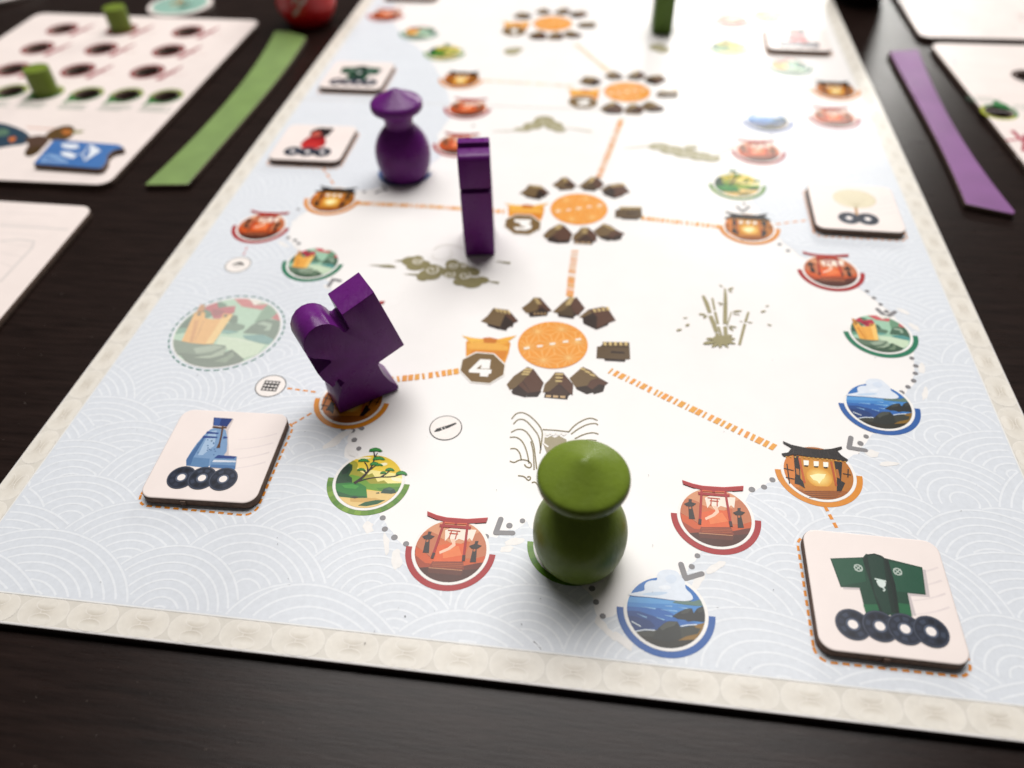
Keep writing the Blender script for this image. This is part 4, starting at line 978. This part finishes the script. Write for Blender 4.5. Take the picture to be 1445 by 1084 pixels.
pr = Print(PT)
for k in range(26):
    u, v = rng.uniform(1310, 1450), rng.uniform(2, 50); a = px(u, v, PT)[:2]; pr.stroke([a, a + rng.uniform(-.003, .003, 2), a + rng.uniform(-.005, .005, 2)], .0005, (226, 218, 214), 1)
pr.build('player_board_print', U)

# ------------------------------------------------------------------ green marker cylinders in two of the holes
def marker(c, label, tilt=0, h=.0118):
    o = lathe('marker_cylinder', mm([(0, 0), (4.6, 0), (4.7, 0), (4.8, .1), (4.8, .3), (4.8, 6), (4.8, h * 1000 - .4), (4.8, h * 1000 - .2), (4.65, h * 1000), (4.45, h * 1000), (0, h * 1000)]), GREEN, n=40)
    o.location = (c[0], c[1], .0002); tag(o, label, 'marker', 'green wooden markers on the player board')
marker(gh[1], 'green wooden cylinder standing in the row of green holes'); marker(rh[1], 'green wooden cylinder standing in the far row of red holes')

# ------------------------------------------------------------------ blue ticket token
BT = mat_plain('blue_card', (58, 112, 178), .45, .05, 300)
c2 = lambda *p: [px(a / 6.02, 150 + b / 6.02, PT + .0021)[:2] for a, b in p]
z_t = PT + 1e-4
ticket = slab('ticket_token', rounded_poly(c2((278, 488), (830, 528), (870, 518), (905, 470), (915, 410), (965, 370), (1060, 352), (1010, 322), (455, 280)), [.0006, .0008, .0006, .0012, .0012, .0012, .0006, .0006, .0008], 4), z_t, .002, [CARD_EDGE, BT])
tag(ticket, 'blue ticket token with a white boat and notched end on the upper left player board', 'token')
pr = Print(z_t + .002); WH = (236, 242, 250)
pr.poly(c2((770, 320), (858, 378), (715, 470), (760, 400)), WH, 1); pr.stroke(c2((720, 460), (700, 410), (760, 330)), .0004, WH, 2); pr.poly(c2((520, 318), (660, 322), (670, 355), (600, 362), (530, 348)), WH, 1); pr.poly(c2((520, 385), (600, 390), (650, 415), (620, 445), (560, 430), (520, 410)), WH, 1)
for k in range(4): pr.stroke(c2((350 + k * 4, 470 - k * 16), (420, 430 - k * 8), (560 - k * 15, 465 - k * 12)), .0004, (150, 186, 226), 2)
pr.stroke(c2((350, 465), (580, 472)), .0006, (180, 206, 236), 3); pr.stroke(c2((650, 410), (720, 400)), .0004, WH, 3)
pr.build('printed_boat', ticket)

# ------------------------------------------------------------------ flared strips
GS = mat_plain('green_card', (118, 146, 78), .5, .1, 90); PS = mat_plain('purple_card', (126, 72, 134), .5, .1, 90)
g3 = lambda a, b: px(200 + a / 5.16, b / 5.16, .002)[:2]; g1 = lambda a, b: px(a / 3.01, b / 3.01, .002)[:2]
def side(pts, n=18):
    P = np.array(pts); f = np.polyfit(P[:, 1], P[:, 0], 3); y = np.linspace(P[0][1], P[-1][1], n)
    return [np.array([np.polyval(f, v), v]) for v in y]
gs = side([g1(615, 785), g3(290, 1075), g3(540, 835), g3(700, 640), g3(850, 425), g3(930, 300), g3(972, 225)]) + [g3(1080, 230)] + side([g3(1200, 268), g3(1060, 475), g3(870, 725), g3(740, 885), g3(550, 1075), g1(800, 782)])
p4 = lambda a, b: px(1180 + a / 5.419, b / 5.419, .002)[:2]; p5 = lambda a, b: px(1300 + a / 4.17, 50 + b / 4.17, .002)[:2]
ps = [p5(265, 990), p5(545, 1052)] + side([p5(550, 1035), p5(488, 945), p5(360, 790), p5(200, 540), p5(110, 380), p4(760, 680), p4(690, 540), p4(628, 378)]) + side([p4(405, 392), p4(480, 530), p4(560, 680), p4(680, 905), p5(110, 640), p5(200, 850), p5(260, 980)])
tag(slab('score_strip', gs, 0, .002, [CARD_EDGE, GS], edge=.0003), 'long green card strip with flared ends left of the game board', 'card strip', 'flared card strips')
tag(slab('score_strip', ps, 0, .002, [CARD_EDGE, PS], edge=.0003), 'long purple card strip with flared ends right of the game board', 'card strip', 'flared card strips')

# ------------------------------------------------------------------ round tokens, red can, dark tumbler behind
def circle(c, r, n=48): return [np.array([c[0] + r * math.cos(2 * math.pi * i / n), c[1] + r * math.sin(2 * math.pi * i / n)]) for i in range(n)]
def round_token(u, v, r, label, cols):
    z = .0025; c = px(u, v, z)[:2]; o = slab('round_token', circle(c, r), 0, z, [mat_plain('token_edge', (190, 180, 172), .6), TILE_WHITE]); tag(o, label, 'token', 'round picture tokens')
    pr = Print(z); pr.disc(c, r * .86, cols[0], 1)
    for k in range(14):
        a = rng.uniform(0, 6.28); d = rng.uniform(.1, .55) * r; q = c + np.array([math.cos(a), math.sin(a)]) * d
        pr.poly(sm([q + rng.normal(0, r * .18, 2) for _ in range(5)], 1), cols[1 + k % (len(cols) - 1)], 2 + k)
    pr.build('printed_picture', o)
round_token(254, 6, .0152, 'white rimmed round token with teal and orange picture at the top edge', [(150, 190, 176), (110, 160, 146), (214, 160, 92), (190, 214, 200), (96, 140, 128)])
round_token(-2, -16, .020, 'pale round token with a teal rim in the top left corner', [(186, 206, 196), (120, 170, 160), (206, 214, 196), (150, 190, 180)])
RED = mat_plain('red_lacquer', (214, 14, 22), .38, .04, 200, 0); SIL = mat_plain('aluminium', (176, 176, 178), .3, .03, 300, 0)
cb = px(434, 36, 0)
can = bpy.data.objects.new('drink_can', None); COL.objects.link(can); can.location = (cb[0], cb[1] + .004, 0); can.empty_display_size = .01
tag(can, 'small red can with white script lettering beside the far end of the green strip', 'can')
lathe('body', mm([(0, .3), (8.0, .3), (8.6, 0), (9.4, .6), (11.6, 4), (13.0, 7.5), (13.2, 9), (13.2, 12), (13.2, 40), (13.2, 43), (11.5, 47), (11, 48), (0, 48)]), RED, can)
lathe('lid', mm([(0, 48.1), (10.2, 48.1), (10.4, 48.4), (11.2, 48.8), (11.2, 49.4), (10.6, 49.4), (10.2, 48.7), (0, 48.6)]), SIL, can)
# script: a ribbon of white swirls running up the wall of the can
bm = bmesh.new(); R0 = .01325
def wrap(pts, w):
    P = [np.array(p, float) for p in pts]; Wd = [w] * len(P)
    for _ in range(3): P, Wd = chaikin(P, Wd)
    prev = None
    for i, p in enumerate(P):
        d = P[min(i + 1, len(P) - 1)] - P[max(i - 1, 0)]; L = np.hypot(*d) or 1; nn = np.array([-d[1], d[0]]) / L * w * (.6 + .5 * abs(math.sin(i * .5)))
        vs_ = []
        for q in (p - nn, p + nn): a = math.radians(q[0]); vs_.append(bm.verts.new((R0 * math.cos(a), R0 * math.sin(a), q[1] / 1000)))
        if prev: bm.faces.new((prev[0], prev[1], vs_[1], vs_[0]))
        prev = vs_
for off, dz in ((0, 0), (17, 4)):
    wrap([(-98 + off, 8 + dz), (-84 + off, 10 + dz), (-80 + off, 14 + dz), (-90 + off, 15 + dz), (-96 + off, 11 + dz), (-86 + off, 19 + dz), (-74 + off, 20 + dz)], 1.0)
wrap([(-100, 17), (-92, 24), (-82, 26), (-86, 20), (-96, 21), (-90, 29), (-76, 31)], 1.0); wrap([(-80, 22), (-70, 28), (-62, 27), (-68, 22), (-76, 25)], .9)
me = bpy.data.meshes.new('script_lettering'); bm.to_mesh(me); bm.free(); link('script_lettering', me, [mat_plain('white_lacquer', (214, 196, 194), .3)], can)
tb = px(1213, 8, 0)
DG = mat_plain('dark_brown_glaze', (34, 20, 20), .2, .1, 200, 0)
tum = bpy.data.objects.new('dark_cup', None); COL.objects.link(tum); tum.location = (tb[0], tb[1] + .009, 0); tum.empty_display_size = .01
tag(tum, 'dark glazed cup base at the top edge beside the far right of the board', 'cup')
lathe('cup_body', mm([(0, .2), (9, .2), (10, 0), (11, .6), (12.4, 5), (13.6, 15), (14.5, 34), (14.8, 45), (14.2, 45.2), (13.6, 34), (12.4, 12), (10, 4), (0, 3.4)]), DG, tum)
lathe('foot_ring', mm([(8.2, -.0), (9.6, -.0), (9.9, .5), (9.6, 1.0), (8.2, 1.0)]), DG, tum)

# ------------------------------------------------------------------ dust and lint on the table and the board
def specks(name, n, region, z, mat, rmin, rmax, label, cat):
    V, Fc = [], []
    for _ in range(n):
        u, v = rng.uniform(region[0], region[2]), rng.uniform(region[1], region[3]); c = px(u, v, z)
        if z == 0 and (-.001 < c[0] < BW + .001 and c[1] > -.001): continue
        if z > 0 and not (.002 < c[0] < BW - .002 and c[1] > .002): continue
        r = rng.uniform(rmin, rmax); a = rng.uniform(0, 3.14); el = rng.choice([1, 1, 1.6, 5 if z == 0 else 1.3]); b = len(V)
        for k in range(6):
            t = k * math.pi / 3; x, y = r * el * math.cos(t), r * .8 * math.sin(t)
            V.append((c[0] + x * math.cos(a) - y * math.sin(a), c[1] + x * math.sin(a) + y * math.cos(a), z + 3e-4 * (r / .0002) * .2 + 5e-5))
        Fc.append([b + k for k in range(6)])
    me = bpy.data.meshes.new(name); me.from_pydata(V, [], Fc); me.update()
    return tag(link(name, me, [mat]), label, cat, kind='stuff')
specks('table_dust', 90, (0, 860, 1445, 1084), 0, mat_plain('pale_dust', (104, 94, 88), .9, .1), .00003, .00009, 'fine pale dust specks on the dark table', 'dust')
specks('table_lint', 60, (0, 380, 250, 700), 0, bpy.data.materials['pale_dust'], .00004, .00011, 'fine lint on the table left of the board', 'dust')
specks('board_dust', 46, (120, 420, 1445, 960), TOP + 1.5e-4, mat_plain('dark_dust', (70, 62, 58), .9, .1), .00004, .00012, 'tiny dark specks on the white board', 'dust')
